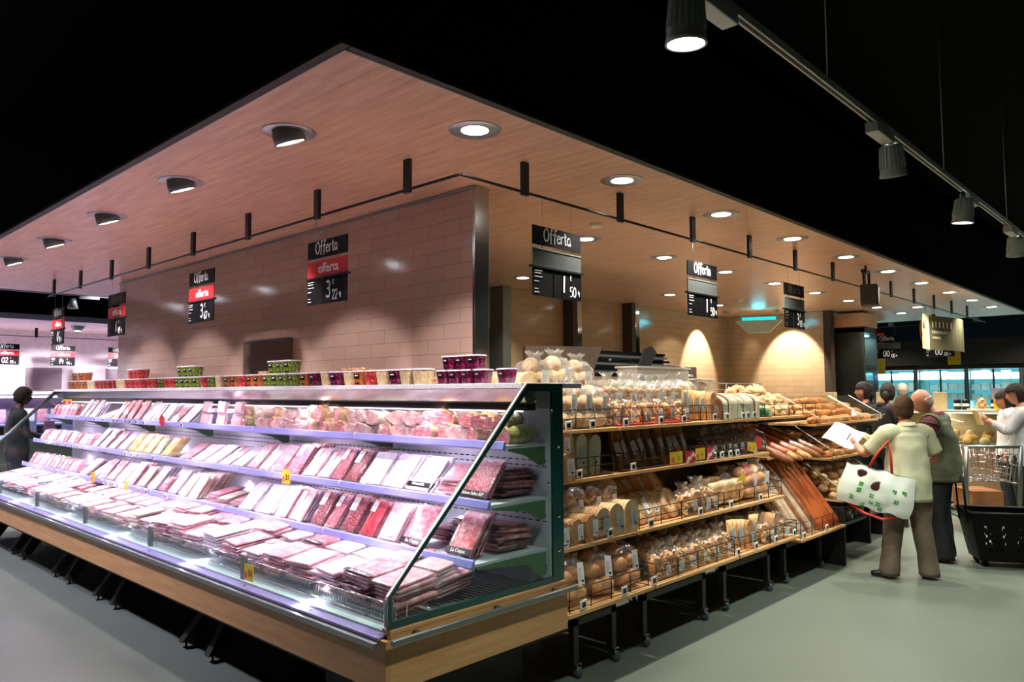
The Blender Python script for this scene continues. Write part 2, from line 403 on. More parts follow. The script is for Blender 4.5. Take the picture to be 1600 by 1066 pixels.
mb = MB(); mb.box((1.592, 2.402, ZC - 0.004), (1.634, 11.45, ZC + 0.014), mat('dark_edge_profile', (52, 50, 42), .6, spec=.2)); mb.build('edge_trim', cz_); MB().box((1.634, 2.45, ZC - .006), (1.641, 11.45, ZC + .012), m_edge).box((1.634, 2.443, ZC - .006), (16.2, 2.4505, ZC + .012), m_edge).build('inner_bead', cz_); MB().box((1.64, 2.402, ZC - 0.004), (16.25, 2.443, ZC + 0.014), mat('dark_edge_profile', (52, 50, 42), .6, spec=.2)).build('edge_trim', cz_)
# tiled wall behind the meat case
wl = empty('wall_left'); tag(wl, 'rose-beige tiled wall behind the meat case', None, None, 'structure')
mb = MB(); mb.box((3.35, 3.512, 0), (3.50, 9.82, ZC - 0.002), m_tileL); mb.build('tiled_face', wl)
MB().box((3.345, 3.485, 0), (3.475, 3.512, ZC - 0.003), m_steel, 0.004).build('steel_end_cap', wl)
MB().box((3.334, 3.49, ZC - 0.022), (3.35, 9.82, ZC - 0.004), m_steelD).build('top_rail', wl)
mb = MB(); mb.box((3.332, 5.74, 1.0), (3.349, 6.58, 2.10), m_darkmirror); mb.build('smoked_panel', wl)
MB().box((3.328, 5.74, 2.10), (3.349, 6.58, 2.116), m_steel).build('panel_trim', wl)
# inner walls of the bakery island
wb = empty('wall_back'); tag(wb, 'tan tiled wall at the back of the bakery', None, None, 'structure')
MB().box((7.0, 6.7, 0), (13.0, 6.85, ZC - 0.002), m_tileX).build('tiled_face', wb)
MB().box((6.85, 6.62, 0), (7.0, 6.86, ZC - 0.002), m_steelD, 0.004).build('steel_end_cap', wb)
for x in (8.15, 9.6):
    MB().box((x, 6.52, 0), (x + 0.10, 6.699, ZC - 0.003), m_brown).build('pier', wb); MB().box((x + 0.101, 6.52, 0), (x + 0.21, 6.699, ZC - 0.003), m_chrome, 0.01).build('mirror_strip', wb)
wr = empty('wall_right'); tag(wr, 'tan tiled side wall of the bakery under a spotlight', None, None, 'structure')
MB().box((13.0, 4.9, 0), (13.15, 6.85, ZC - 0.002), m_tileY).build('tiled_face', wr)
MB().box((12.98, 4.78, 0), (13.16, 4.899, ZC - 0.002), m_brown, 0.004).build('end_post', wr)
mb = MB(); mb.box((3.5, 9.7, 0), (6.85, 9.82, ZC - 0.002), m_tileX); struct('wall_rear', mb, 'tan tiled wall closing the rear of the counter block')
# distant shell
m_farwall = mat('grey_store_wall', (96, 94, 88), 0.8)
struct('wall_far', MB().box((23.2, -6, 0), (23.4, 30, 4.2), mat('dark_store_wall', (40, 38, 34), 0.8)), 'dark far wall behind the refrigerators')
struct('wall_rear_far', MB().box((-8, 21.5, 0), (23.2, 21.7, 4.2), mat('dark_store_wall', (40, 38, 34), 0.8)), 'dark far wall at the left end of the shop')
# ---------------------------------------------------------------- lamps in the canopy
def downlight():
    e = empty('ceiling_downlight', label='x', cat='ceiling light')
    MB().lathe([(0.072, -0.004), (0.135, -0.004), (0.138, 0.0), (0.072, 0.0), (0.072, -0.004)], m_galv, 28, cap=False).build('ring', e)
    MB().lathe([(0.001, -0.0065), (0.062, -0.0065), (0.078, -0.002)], m_lens, 24, cap=False).build('lens', e)
    lamp('SPOT', 'bulb', (0, 0, -0.03), P_DOWN, (1.0, 0.94, 0.82), e, (0, 0, -1), 0.06, angle=112, blend=0.7)
    return Kind(e)
DL = downlight()
for i in range(10):
    DL.put((2.63 + 1.305 * i, 2.74 - 0.008 * i, ZC), label='round recessed downlight, %s from the canopy corner in the row along the bread aisle' % ORD[i], group='downlights along the bread aisle')
for i in range(9):
    DL.put((3.95 + 1.305 * i, 4.05 if i else 4.6, ZC), label='round recessed downlight, %s from the left in the inner row over the bakery' % ORD[i], group='inner downlights over the bakery')
for i, (x, y) in enumerate([(6.55, 6.0), (10.9, 5.75), (13.5, 3.55), (9.2, 5.6)]):
    DL.put((x, y, ZC), label='round recessed downlight, %s of four deep inside over the bakery floor' % ORD[i], group='deep downlights over the bakery')
def tiltlight():
    e = empty('tilted_downlight', label='x', cat='ceiling light')
    MB().lathe([(0.085, -0.003), (0.135, -0.004), (0.138, 0.0), (0.085, 0.0), (0.085, -0.003)], m_galv, 28, cap=False).build('ring', e)
    # lamp barrel tipped towards the wall (+x)
    q = Matrix.Translation((-0.01, 0, -0.005)) @ Matrix.Rotation(R(-21), 4, 'Y')
    MB().lathe([(0.07, 0.05), (0.082, -0.02), (0.082, -0.055), (0.074, -0.055)], m_lampgrey, 24, xf=q, cap=False).build('barrel', e)
    MB().lathe([(0.001, -0.052), (0.073, -0.052)], m_lensB, 24, xf=q, cap=False).build('lens', e)
    lamp('SPOT', 'bulb', (0.03, 0, -0.09), P_TILT, (1.0, 0.90, 0.93), e, (0.50, 0, -1), 0.05, angle=78, blend=0.3)
    return Kind(e)
TL = tiltlight()
for i in range(7):
    TL.put((1.98, 3.46 + 1.325 * i, ZC), label='recessed lamp tipped towards the tiled wall, %s from the canopy corner' % ORD[i], group='tilted lamps over the meat case')
# ---------------------------------------------------------------- sign rails on flat brackets
def sign_rail(a, b, brs, label, z=2.82, top=ZC, axis='y', name='sign_rail'):
    e = empty(name, (a[0], a[1], z), label=label, cat='rail')
    A = Vector((0, 0, 0)); B = Vector((b[0] - a[0], b[1] - a[1], 0))
    MB().tube([A, B], 0.0085, m_iron, 6).build('rod', e)
    for t in brs:
        p = (0, t - a[1]) if axis == 'y' else (t - a[0], 0)
        hw = 0.028; mb = MB()
        if axis == 'y': mb.box((-0.012, p[1] - hw, -0.02), (0.012, p[1] + hw, top - z), m_iron, 0.002)
        else: mb.box((p[0] - hw, -0.012, -0.02), (p[0] + hw, 0.012, top - z), m_iron, 0.002)
        mb.build('bracket', e)
    return e
sign_rail((2.70, 2.93), (2.70, 10.3), [3.38 + 0.957 * i for i in range(8)], 'thin black sign rod on flat brackets above the meat case')
sign_rail((2.71, 2.93), (15.2, 2.93), [3.22 + 0.973 * i for i in range(12)], 'thin black sign rod on flat brackets above the bread racks', axis='x')
sign_rail((15.05, 3.0), (15.05, 11.2), [3.7, 5.2, 6.7, 8.2], 'black sign rod across the far end of the canopy')
# ---------------------------------------------------------------- hanging offer signs
def offer_sign(loc, rz, euros, cents, label, group, red=True, euro_x=0.205, drop=0.17, dim=False):
    """0.46 wide, hangs on two cords; local x runs along the face, local -y is the front"""
    e = empty('offer_sign', loc, (0, 0, rz), label, 'sign', group)
    W = 0.46; hw = W / 2
    mb = MB().box((-hw, -0.004, -0.115), (hw, 0.004, 0), m_board); hb = mb.build('header_board', e)
    ck = MB(); 
    m_c = m_chalk if not dim else mat('worn_chalk', (120, 116, 96), 0.6)
    chalk(ck, 'Offerta', -0.13, -0.085, 0.078, 0.0085 if not dim else .006, m_c, -0.0065, 0.05); ck.build('lettering', hb)
    MB().box((-hw, -0.004, -0.245), (hw, 0.004, -0.135), m_red if red else m_boardG, 0.001).build('offer_strip', e)
    if red:
        tx = text_obj('offerta', 0.088, m_chalk, e, 'lettering', (0.02, -0.0055, -0.19), (R(90), 0, 0), 0.0012)
    else:
        MB().box((-hw, -0.007, -0.145), (hw, -0.004, -0.137), m_lampgrey).box((-hw, -0.007, -0.245), (hw, -0.004, -0.238), m_lampgrey).build('sleeve_edge', e)
    MB().box((-hw - 0.02, -0.012, -0.256), (hw + 0.02, 0.012, -0.243), m_iron).build('clip_bar', e)
    pb = MB().box((-hw, -0.004, -0.425), (hw, 0.004, -0.256), m_board)
    pb = pb.build('price_board', e)
    ml = MB()
    for k in range(3): ml.box((-0.04 + 0.085 * k, -0.0075, -0.425), (-0.038 + 0.085 * k, -0.004, -0.256), mat('board_seam', (48, 48, 56), 0.4))
    for k, (zz, ww) in enumerate([(-.275, .07), (-.290, .06), (-.312, .07), (-.34, .04), (-.385, .03), (-.405, .04)]): ml.box((-hw + 0.012, -0.0075, zz), (-hw + 0.012 + ww, -0.004, zz + 0.005), m_c)
    ml.build('small_print', pb)
    ck = MB(); x = euro_x - 0.205
    chalk(ck, euros, x if len(euros) == 1 else x - 0.07, -0.385, 0.105, 0.014, m_chalk, -0.0065, 0.06)
    chalk(ck, 'c', x + 0.075, -0.305, 0.03, 0.005, m_chalk, -0.0065)
    chalk(ck, cents, x + 0.07, -0.405, 0.062, 0.008, m_chalk, -0.0065, 0.04)
    chalk(ck, '4', x + 0.15, -0.40, 0.04, 0.006, m_chalk, -0.0065)
    ck.build('price_figures', pb)
    cd = MB()
    for sx in (-0.14, 0.14):
        cd.tube([(sx, 0, 0), (sx, 0, drop)], 0.0016, m_steelD, 4); cd.tube([(sx, 0, -0.137), (sx, 0, -0.11)], 0.004, m_chrome, 5)
    cd.build('cords', e)
    return e
ZS = 2.65
g = 'offer signs above the meat case'
RY = R(-90)   # face towards -x: local +x -> world -y
offer_sign((2.70, 4.21, ZS), RY, '3', '22', 'black and red hanging offer sign priced 3,22 above the meat case', g)
offer_sign((2.70, 6.07, ZS), RY, '3', '67', 'black and red hanging offer sign priced 3,67 above the meat case', g)
offer_sign((2.70, 7.99, ZS - 0.01), RY, '1', '49', 'black and red hanging offer sign priced 1,49 before the tiled wall end', g, dim=True)
offer_sign((2.70, 9.87, ZS - 0.01), RY, '0', '97', 'black and red hanging offer sign priced 0,97 at the far case end', g)
g = 'offer signs above the bread racks'
offer_sign((3.515, 2.93, ZS - 0.01), 0, '1', '50', 'large black offer sign with 1,50 price nearest above the bread', g, red=False, euro_x=.25)
offer_sign((5.30, 2.93, ZS), 0, '1', '50', 'black offer sign with 1,50 price second along the bread rod', g, red=False, euro_x=.25)
offer_sign((7.06, 2.93, ZS + 0.01), 0, '3', '19', 'faded black offer sign with 3,19 price third along the bread rod', g, red=False, dim=True, euro_x=.25)
g = 'black signs at the far end of the canopy'
offer_sign((15.05, 4.50, ZS), RY, '00', '00', 'black offer sign with 00 price left of the hanging loaf banner', g, red=False)
offer_sign((15.05, 3.62, ZS), RY, '00', '00', 'black offer sign with 00 price behind the hanging loaf banner', g, red=False)
# ---------------------------------------------------------------- track with spotlights, right
tr = empty('lighting_track', (0, 1.30, 3.10), label='long grey lighting track hanging from the dark ceiling', cat='lighting track')
MB().box((0.6, -0.018, 0), (13.5, 0.018, 0.035), m_spot).build('rail', tr)
MB().box((0.6, -0.006, -0.004), (13.5, 0.006, 0.0), m_black).build('slot', tr)
for x in (1.5, 3.6, 5.7, 7.8, 10): MB().tube([(x, 0, 0.03), (x, 0, 1.1)], 0.003, m_spot, 5).build('hanger', tr)
def track_spot(x, side, aim, label, yb=1.30, zb=3.10):
    e = empty('track_spotlight', (x, yb, zb), label=label, cat='spotlight', group='spotlights on the lighting track')
    MB().box((min(0.02 * side, 0.30 * side), -0.035, -0.06), (max(0.02 * side, 0.30 * side), 0.035, -0.002), m_spot, 0.005).build('adapter_box', e)
    d = Vector(aim).normalized(); q = d.to_track_quat('-Z', 'Y').to_matrix().to_4x4(); q.translation = Vector((-0.03 * side, 0, -0.10))
    MB().tube([(-0.03 * side, 0, -0.002), (-0.03 * side, 0, -0.08)], 0.014, m_black, 8).build('stem', e)
    hd = MB().lathe([(0.03, 0.05), (0.05, 0.045), (0.055, 0.0), (0.062, -0.06), (0.072, -0.12), (0.074, -0.135), (0.066, -0.135)], m_spot, 24, xf=q, cap=False).build('lamp_head', e)
    fin = MB()
    for k in range(20):
        a = 2 * math.pi * k / 20; c, s_ = math.cos(a), math.sin(a)
        fin.add([q @ Vector((r_ * c + w_ * s_, r_ * s_ - w_ * c, z_)) for r_, z_ in ((0.052, 0.04), (0.062, 0.035), (0.072, -0.085), (0.06, -0.085)) for w_ in (-0.0015, 0.0015)],
                [(0, 2, 4, 6), (1, 7, 5, 3), (0, 1, 3, 2), (2, 3, 5, 4), (4, 5, 7, 6)], m_spot)
    fin.build('cooling_fins', hd)
    MB().lathe([(0.001, -0.128), (0.064, -0.128)], mat_emit('daylight_lens', (240, 252, 255), 14), 24, xf=q, cap=False).build('lens', e)
    l = lamp('SPOT', 'bulb', tuple(q.translation + d * 0.15), P_TRACK, (0.93, 1.0, 0.92), e, aim, 0.06, angle=92, blend=0.7)
    return e
track_spot(2.31, 1, (0.05, 0.06, -1), 'ribbed grey track spotlight nearest the camera at the top edge')
track_spot(4.52, -1, (0.35, 0.05, -1), 'ribbed track spotlight second along, its adapter box to the left')
track_spot(6.25, 1, (0.05, 0.1, -1), 'ribbed track spotlight third along, its adapter box to the right')
track_spot(8.1, -1, (0.35, 0.1, -1), 'ribbed track spotlight farthest along, its adapter box to the left')
# ---------------------------------------------------------------- refrigerated meat case
Y0, Y1 = 2.60, 10.44
case = empty('meat_display_case', (2.0, 2.6, 0), label='long open refrigerated meat case with oak base and glass end', cat='display case')
def cb(name, mb, parent=None):
    o = mb.build(name, parent or case)
    if parent is None or parent is case: o.location = (-2.0, -2.6, 0)
    return o
cb('front_panel', MB().box((1.965, Y0 - 0.012, .385), (1.99, Y1, .60), m_caseWood, 0.002))
cb('end_panel', MB().box((1.99, Y0 - 0.012, .385), (3.165, Y0 + 0.012, .622), m_caseWoodX).box((1.99, Y0 - 0.012, .6225), (3.165, Y0 + 0.05, .640), m_caseWoodX, 0.002))
cb('bumper_rail', MB().box((1.925, Y0 + 0.02, .572), (1.950, Y1, .597), m_steelD, 0.004).box((1.95, Y0 + 0.06, .58), (1.966, Y1 - .1, .59), m_steelD))
mb = MB().box((1.97, Y0 - 0.062, .588), (3.20, Y0 - 0.036, .614), m_steelD, 0.004)
for x in (2.12, 2.62, 3.05): mb.tube([(x, Y0 - 0.036, .60), (x, Y0 - 0.012, .60)], .018, m_black, 10)
cb('bumper_rail', mb)
mb = MB().box((1.951, Y0 + 0.03, .598), (2.055, Y1, .612), mat('violet_ledge', (128, 122, 168), .4), 0.003)
cb('ledge', mb)
mb = MB()
for i in range(12): mb.blob((1.985, 3.2 + .65 * i, .612), (.009, .009, .004), m_chrome, seg=8, rings=5)
cb('ledge_studs', mb)
cb('deck', MB().box((2.05, Y0 + 0.03, .585), (3.06, Y1, .618), mat('dark_deck_tray', (176, 180, 188), .35, .2)))
# slatted bare grid at the near end of the deck
mb = MB()
for k in range(26): mb.tube([(2.10 + .036 * k, 2.66, .628), (2.10 + .036 * k, 3.2, .628)], .0022, m_chrome, 4)
for y in (2.68, 2.9, 3.1): mb.tube([(2.08, y, .624), (3.03, y, .624)], .003, m_chrome, 4)
cb('wire_floor', mb)
mb = MB().box((3.062, Y0 + .014, .60), (3.09, Y1, 1.66), m_back)
for z in (1.27, 1.24, .98, .95, .72, .70):
    for i in range(150):
        if 2.66 + .05 * i < Y1: mb.box((3.0595, 2.64 + .05 * i, z), (3.0622, 2.67 + .05 * i, z + .006), m_ink)
cb('back_panel', mb)
cb('rear_housing', MB().box((3.09, Y0 + .012, .39), (3.17, Y1, 1.655), mat('dark_case_back', (52, 50, 48), .6)))
cb('underside', MB().box((1.99, Y0 + .013, .36), (3.17, Y1, .40), m_black))
cb('top_slab', MB().box((2.835, Y0 + .006, 1.662), (3.33, Y1, 1.690), m_slab, .002))
mb = MB().add([(2.845, Y0 + .02, 1.660), (2.88, Y0 + .02, 1.592), (2.88, Y1, 1.592), (2.845, Y1, 1.660)], [(0, 3, 2, 1)], m_steel)
mb.box((2.882, Y0 + .02, 1.585), (2.95, Y1, 1.66), m_steelD)
cb('header_strip', mb)
cb('canopy_lamp_housing', MB().box((2.90, Y0 + .03, 1.545), (2.97, Y1, 1.583), mat('dark_lamp_channel', (70, 62, 70), .25, .5), .004))
# shelves: planks with lavender price rails, green brackets, LED strips
SH = [(2.733, 1.345, 1.392, 3.05), (2.623, 1.060, 1.105, 3.05), (2.514, .790, .836, 3.05)]
for n, (xt, zl, zh, xb) in enumerate(SH):
    zs = zl + .012
    s = cb('shelf', MB().box((xt + .02, Y0 + .04, zs), (xb, Y1 - .05, zs + .014), m_back))
    pr = MB(); y = Y0 + .045; seg = 0
    while y < Y1 - .1:
        y2 = min(y + 1.295, Y1 - .05)
        pr.prism([(xt + .018, zl), (xt, zl + .004), (xt - .004, zl + .01), (xt + .008, zh - .004), (xt + .016, zh), (xt + .022, zh)], 'y', y, y2 - .004, m_rail)
        pr.box((xt + .0, y2 - .0035, zl), (xt + .02, y2 - .0005, zh + .006), m_white)
        y = y2
    p = pr.build('price_rail', s)
    for yy in ([Y0 + .03] + [Y0 + .045 + 1.295 * k for k in range(1, 6)] + [Y1 - .05]):
        dz = .10 if n < 2 else .12
        cb('bracket', MB().prism([(xt + .024, zs - .002), (xt + .024, zs - .012), (xb - .16, zs - .045), (xb - .06, zs - dz), (xb - .01, zs - dz), (xb - .01, zs - .002)], 'y', yy, yy + .004, m_greenL))
    led = MB().box((xt + .03, Y0 + .08, zs - .012), (xt + .05, Y1 - .08, zs - .003), m_led).build('led_strip', s)
    led.location = (0, 0, 0)
    for k in range(6):
        yc = Y0 + .05 + 1.295 * (k + .5)
        lamp('AREA', 'strip_light', (xt + .04, yc, zs - .018), P_LED, (.97, .84, 1.0), case, (.25, 0, -1), .03, 1.25).location = (xt + .04 - 2.0, yc - 2.6, zs - .018)
for k in range(6):
    yc = Y0 + .05 + 1.295 * (k + .5)
    lamp('AREA', 'strip_light', (.9, yc - 2.6, 1.54), P_LED * 2.0, (.97, .84, 1.0), case, (-.35, 0, -1), .03, 1.25)
cb('led_strip', MB().box((2.905, Y0 + .08, 1.538), (2.925, Y1 - .08, 1.544), m_led))
# near glass end: clear pane in a green enamelled border
def outline(o): # offset from the outer shape
    return [(1.985 + o, .641 + o * 1.6), (3.155 - o * 4.6, .641 + o * 1.6), (3.155 - o * 4.6, 1.688 - o * 2.2), (2.865 + o * .35, 1.688 - o * 2.2), (1.985 + o, .775 - o * .1)]
for tag_y, nm in ((Y0, 'near'), (Y1 - .02, 'far')):
    out = outline(0.0); inn = outline(0.019)
    pane = cb('end_glass', MB().prism(inn, 'y', tag_y + .003, tag_y + .011, m_glassG))
    n = 5; vs = [(p[0], tag_y, p[1]) for p in out] + [(p[0], tag_y, p[1]) for p in inn] + [(p[0], tag_y + .014, p[1]) for p in out] + [(p[0], tag_y + .014, p[1]) for p in inn]
    fs = []
    for i in range(n):
        j = (i + 1) % n
        fs += [(i, j, n + j, n + i), (2 * n + i, 3 * n + i, 3 * n + j, 2 * n + j), (i, 2 * n + i, 2 * n + j, j), (n + i, n + j, 3 * n + j, 3 * n + i)]
    fr = MB().add(vs, fs, m_green)
    for q in ((2.93, 1.60), (3.115, 1.35), (3.03, 1.16), (3.115, .98), (3.115, 0.80)): fr.blob((q[0], tag_y, q[1]), (.011, .006, .011), m_chrome, seg=10, rings=6)
    fr = fr.build('glass_border', pane)
    cp = MB()
    cp.tube([(1.982, tag_y + .004, .66), (1.982, tag_y + .004, .778), (2.862, tag_y + .004, 1.688)], .0095, m_steelD, 6); cp.build('edge_capping', pane)
# low front glass between posts
for k in range(7):
    y = 2.655 + 1.298 * k
    if y > Y1: y = Y1 - .03
    mb = MB().box((2.018, y - .02, .612), (2.042, y + .02, .752), m_steelD, .004).blob((2.03, y, .757), (.016, .016, .008), m_white, seg=10, rings=6)
    cb('glass_post', mb)
    if k < 6: cb('front_glass', MB().box((2.026, y + .025, .622), (2.032, y + 1.273, .724), m_glass))
cb('glass_channel', MB().box((2.012, Y0 + .03, .612), (2.048, Y1, .622), mat('mint_channel', (190, 214, 206), .3), .002))
# trestle legs
for gi, y in enumerate([3.0, 4.75, 6.38, 7.48, 8.87, 10.1]):
    for sgn, yt in ((-1, y - .12), (1, y + .12)):
        lg = MB(); yf = y + sgn * .19
        lg.add([(2.33, yt - .035, .37), (2.33, yt + .035, .37), (2.45, yt + .035, .37), (2.45, yt - .035, .37), (2.11, yf - .03, .045), (2.11, yf + .03, .045), (2.20, yf + .03, .045), (2.20, yf - .03, .045)],
               [(0, 1, 2, 3), (4, 7, 6, 5), (0, 4, 5, 1), (1, 5, 6, 2), (2, 6, 7, 3), (3, 7, 4, 0)], m_black)
        l = cb('trestle_leg', lg)
        MB().lathe([(.022, .0), (.022, .006), (.007, .012), (.007, .046)], m_chrome, 10, (2.15, yf, 0)).build('foot', l)
    l = cb('trestle_leg', MB().box((2.95, y - .06, .03), (3.02, y + .06, .37), m_black))
    MB().lathe([(.022, .0), (.022, .006), (.007, .012), (.007, .032)], m_chrome, 10, (2.985, y, 0)).build('foot', l)
cb('plinth', MB().box((2.30, 2.86, 0), (3.10, 3.55, .37), mat('dark_olive_plinth', (46, 42, 34), .6)))
# chrome wire fence baskets along the front of the deck
def wire_basket(y0, y1, i):
    e = empty('wire_basket', (2.09, y0, .62), label='chrome wire divider basket behind the front glass, %s from the right end' % ORD[i], cat='wire basket', group='wire dividers on the case deck')
    L = y1 - y0; mb = MB(); zt = .085
    mb.tube([(.06, 0, .01), (.06, 0, zt), (0, 0, zt), (0, L, zt), (.06, L, zt), (.06, L, .01)], .004, m_chrome, 6)
    mb.tube([(0, 0, .012), (0, L, .012)], .003, m_chrome, 5)
    mb.build('rim', e)
    mb = MB(); n = int(L / .022)
    for k in range(n + 1): mb.add([(-.001, L * k / n - .0012, .01), (-.001, L * k / n + .0012, .01), (.0012, L * k / n, .01), (-.001, L * k / n - .0012, zt), (-.001, L * k / n + .0012, zt), (.0012, L * k / n, zt)], [(0, 1, 4, 3), (1, 2, 5, 4), (2, 0, 3, 5)], m_chrome)
    mb.build('wires', e, ); 
for i, (a, b) in enumerate([(2.68, 3.28), (3.30, 3.93), (4.0, 5.2), (5.3, 6.5), (6.6, 7.8)]): wire_basket(a, b, i)
# ---------------------------------------------------------------- packs
m_slc = {
 'salami': mat_mottle('salami_slices', [(150, 36, 62), (196, 84, 108), (236, 190, 196)], 95, .32, 2, .3),
 'darksalami': mat_mottle('dark_salami', [(96, 22, 36), (150, 50, 66), (214, 150, 160)], 85, .32, 2, .3),
 'bresaola': mat_mottle('bresaola_slices', [(140, 20, 44), (190, 48, 70), (214, 100, 110)], 34, .3, 3, .3, (1, 3, 1)),
 'coppa': mat_mottle('coppa_slices', [(176, 50, 72), (222, 120, 132), (244, 206, 206)], 30, .32, 4, .3),
 'ham': mat_mottle('cooked_ham', [(206, 104, 122), (226, 148, 160), (242, 196, 200)], 18, .35, 3, .15),
 'pale': mat_mottle('pale_ham', [(222, 150, 164), (240, 196, 204), (248, 228, 230)], 16, .35, 3, .15),
 'bacon': mat_mottle('bacon_slices', [(200, 70, 92), (244, 208, 210), (226, 126, 138), (250, 232, 228)], 26, .32, 2, .2, (1, 1, 5)),
 'turkey': mat_mottle('turkey_slices', [(226, 190, 168), (240, 214, 196), (196, 142, 112)], 18, .4, 3, .15),
 'white': mat_mottle('white_card_pack', [(222, 196, 206), (240, 226, 232), (246, 240, 244)], 12, .4, 2, .05),
 'pinkcard': mat_mottle('pink_card_pack', [(240, 168, 184), (246, 200, 208), (248, 226, 230)], 7, .35, 1, .05),
 'yellow': mat_mottle('filled_pasta_yellow', [(214, 160, 84), (240, 204, 130), (250, 226, 170)], 34, .5, 2, .5),
 'green': mat_mottle('filled_pasta_green', [(134, 150, 110), (190, 204, 170), (226, 230, 206)], 34, .5, 2, .5),
 'cheese': mat_mottle('cheese_wedge', [(232, 196, 140), (244, 222, 180)], 12, .45, 2, .1),
}
m_tray = mat_clear('pack_tray', (252, 252, 255), .05, .10, .25, 12, milky=.04)
m_traym = mat('pale_tray_foot', (236, 234, 240), .3)
NMAP = {'salami': 'salami_pack', 'darksalami': 'salami_pack', 'felino': 'salami_pack', 'bresaola': 'bresaola_pack', 'coppa': 'coppa_pack', 'speck': 'bacon_pack', 'bacon': 'bacon_pack', 'ham': 'ham_pack', 'pale': 'ham_pack', 'turkey': 'turkey_pack', 'white': 'white_meat_pack', 'whiteband': 'mortadella_pack', 'yellow': 'pasta_pack', 'green': 'pasta_pack', 'pinkcard': 'meat_carton', 'smallwhite': 'small_white_packet', 'smallpink': 'ham_packet'}  # white kinds are plain pale packs, contents not identified
PKN = [NMAP[k] for k in ['salami','darksalami','bresaola','coppa','speck','felino','ham','pale','whiteband','white','turkey','bacon','yellow','green','pinkcard','smallwhite','smallpink']]; PKL = []
def pack_proto(kind, w_, L, th=.013, label=None, band=None, bandtext=None, cat='meat pack', name='meat_pack'):
    name = PKN[len(PKL)] ; PKL.append(name); cat = name.replace('_', ' ')
    """stands on its lower edge, face towards -x; a clear tray, the slices and its label"""
    e = empty(name, (0, 0, -5), label='x', cat=cat)
    MB().box((-th, -w_ / 2, 0), (-.001, w_ / 2, L), m_tray, .005).build('tray', e)
    bm = bmesh.new(); nx, nz = 9, 13
    mb = MB(); vs = []; fs = []
    ins = .012
    for j in range(nz + 1):
        for i in range(nx + 1):
            u, v = i / nx, j / nz; y = (-w_ / 2 + ins) + (w_ - 2 * ins) * u; z = ins + (L - 2 * ins) * v
            edge = min(u, 1 - u, v, 1 - v); d = min(1, edge * 7)
            vs.append((-th + .0012 - .0035 * d - .002 * noise.noise(Vector((y * 60, z * 40, w_))), y, z))
    for j in range(nz):
        for i in range(nx): a = j * (nx + 1) + i; fs.append((a, a + nx + 1, a + nx + 2, a + 1))
    mb.add(vs, fs, m_slc[kind], True)
    mb.box((-th + .001, -w_ / 2 + ins, ins), (-.003, w_ / 2 - ins, L - ins), m_slc[kind]); bm.free()
    mb.build('slices' if kind not in ('white', 'pinkcard') else 'card_sleeve', e)
    if label:
        lw, lh, ly, lz = label
        lb = MB().box((-th - .0065, ly - lw / 2, lz), (-th - .0055, ly + lw / 2, lz + lh), m_lblw)
        lb.box((-th - .007, ly - lw / 2, lz + lh - .012), (-th - .0064, ly + lw / 2, lz + lh), mat('orange_label_band', (236, 150, 110), .4))
        for q in range(4): lb.box((-th - .007, ly - lw * .35, lz + .008 + .009 * q), (-th - .0064, ly + lw * .3, lz + .010 + .009 * q), mat('grey_print', (150, 150, 160), .5))
        lb.build('label', e)
    if band:
        z0, z1 = band
        b = MB().box((-th - .0075, -w_ / 2 + .004, z0), (-th - .0062, w_ / 2 - .004, z1), m_ink).build('name_band', e)
        if bandtext: text_obj(bandtext, (z1 - z0) * .8, m_chalk, b, 'lettering', (-th - .0078, 0, (z0 + z1) / 2), (R(90), 0, R(-90)), .0004)
    return Kind(e)
PK = {
 'salami': pack_proto('salami', .155, .245, label=(.06, .085, .035, .145)),
 'darksalami': pack_proto('darksalami', .145, .245, label=(.06, .095, .035, .135)),
 'bresaola': pack_proto('bresaola', .150, .235, label=(.05, .075, .035, .15)),
 'coppa': pack_proto('coppa', .185, .25, .016, band=(.012, .045), bandtext='La Coppa'),
 'speck': pack_proto('bacon', .165, .24, label=(.04, .075, -.035, .03)),
 'felino': pack_proto('salami', .25, .25, .016, band=(.012, .045), bandtext='Salame Felino IGP'),
 'ham': pack_proto('ham', .17, .24), 'pale': pack_proto('pale', .17, .24, label=(.055, .07, .04, .15)),
 'whiteband': pack_proto('white', .20, .25, band=(.03, .06), bandtext='Mortadella'),
 'white': pack_proto('white', .19, .25), 'turkey': pack_proto('turkey', .15, .22),
 'bacon': pack_proto('bacon', .17, .24), 'yellow': pack_proto('yellow', .16, .20, .022, label=(.07, .07, 0, .125), cat='pasta pack', name='pasta_pack'),
 'green': pack_proto('green', .15, .19, .022, label=(.06, .06, 0, .12), cat='pasta pack', name='pasta_pack'), 'pinkcard': pack_proto('pinkcard', .14, .16, .03),
 'smallwhite': pack_proto('white', .10, .14, .016), 'smallpink': pack_proto('ham', .10, .15, .016, label=(.05, .05, 0, .08)),
}
DESC = {'salami': 'salami pack with white label', 'darksalami': 'dark salami pack with white label', 'bresaola': 'deep red bresaola pack', 'coppa': 'coppa pack with black name band',
 'speck': 'streaky bacon pack with low label', 'felino': 'wide salami pack with black band', 'ham': 'pink sliced ham pack', 'pale': 'pale ham pack with label', 'whiteband': 'white pack with black name band',
 'white': 'plain white sliced meat pack', 'turkey': 'beige sliced turkey pack', 'bacon': 'streaky pink bacon pack', 'yellow': 'yellow filled pasta pack', 'green': 'green filled pasta pack', 'pinkcard': 'pink carton with window',
 'smallwhite': 'small white packet', 'smallpink': 'small pink ham packet'}
def spot_word(y):
    i = int((y - 2.6) / 1.3) + 1
    return 'bay %s' % ['one', 'two', 'three', 'four', 'five', 'six'][min(i, 6) - 1]
NUSED = {}
def runlabel(kind, shelf, k, what):
    return '%s, %s of %s' % (DESC[kind], k, what)
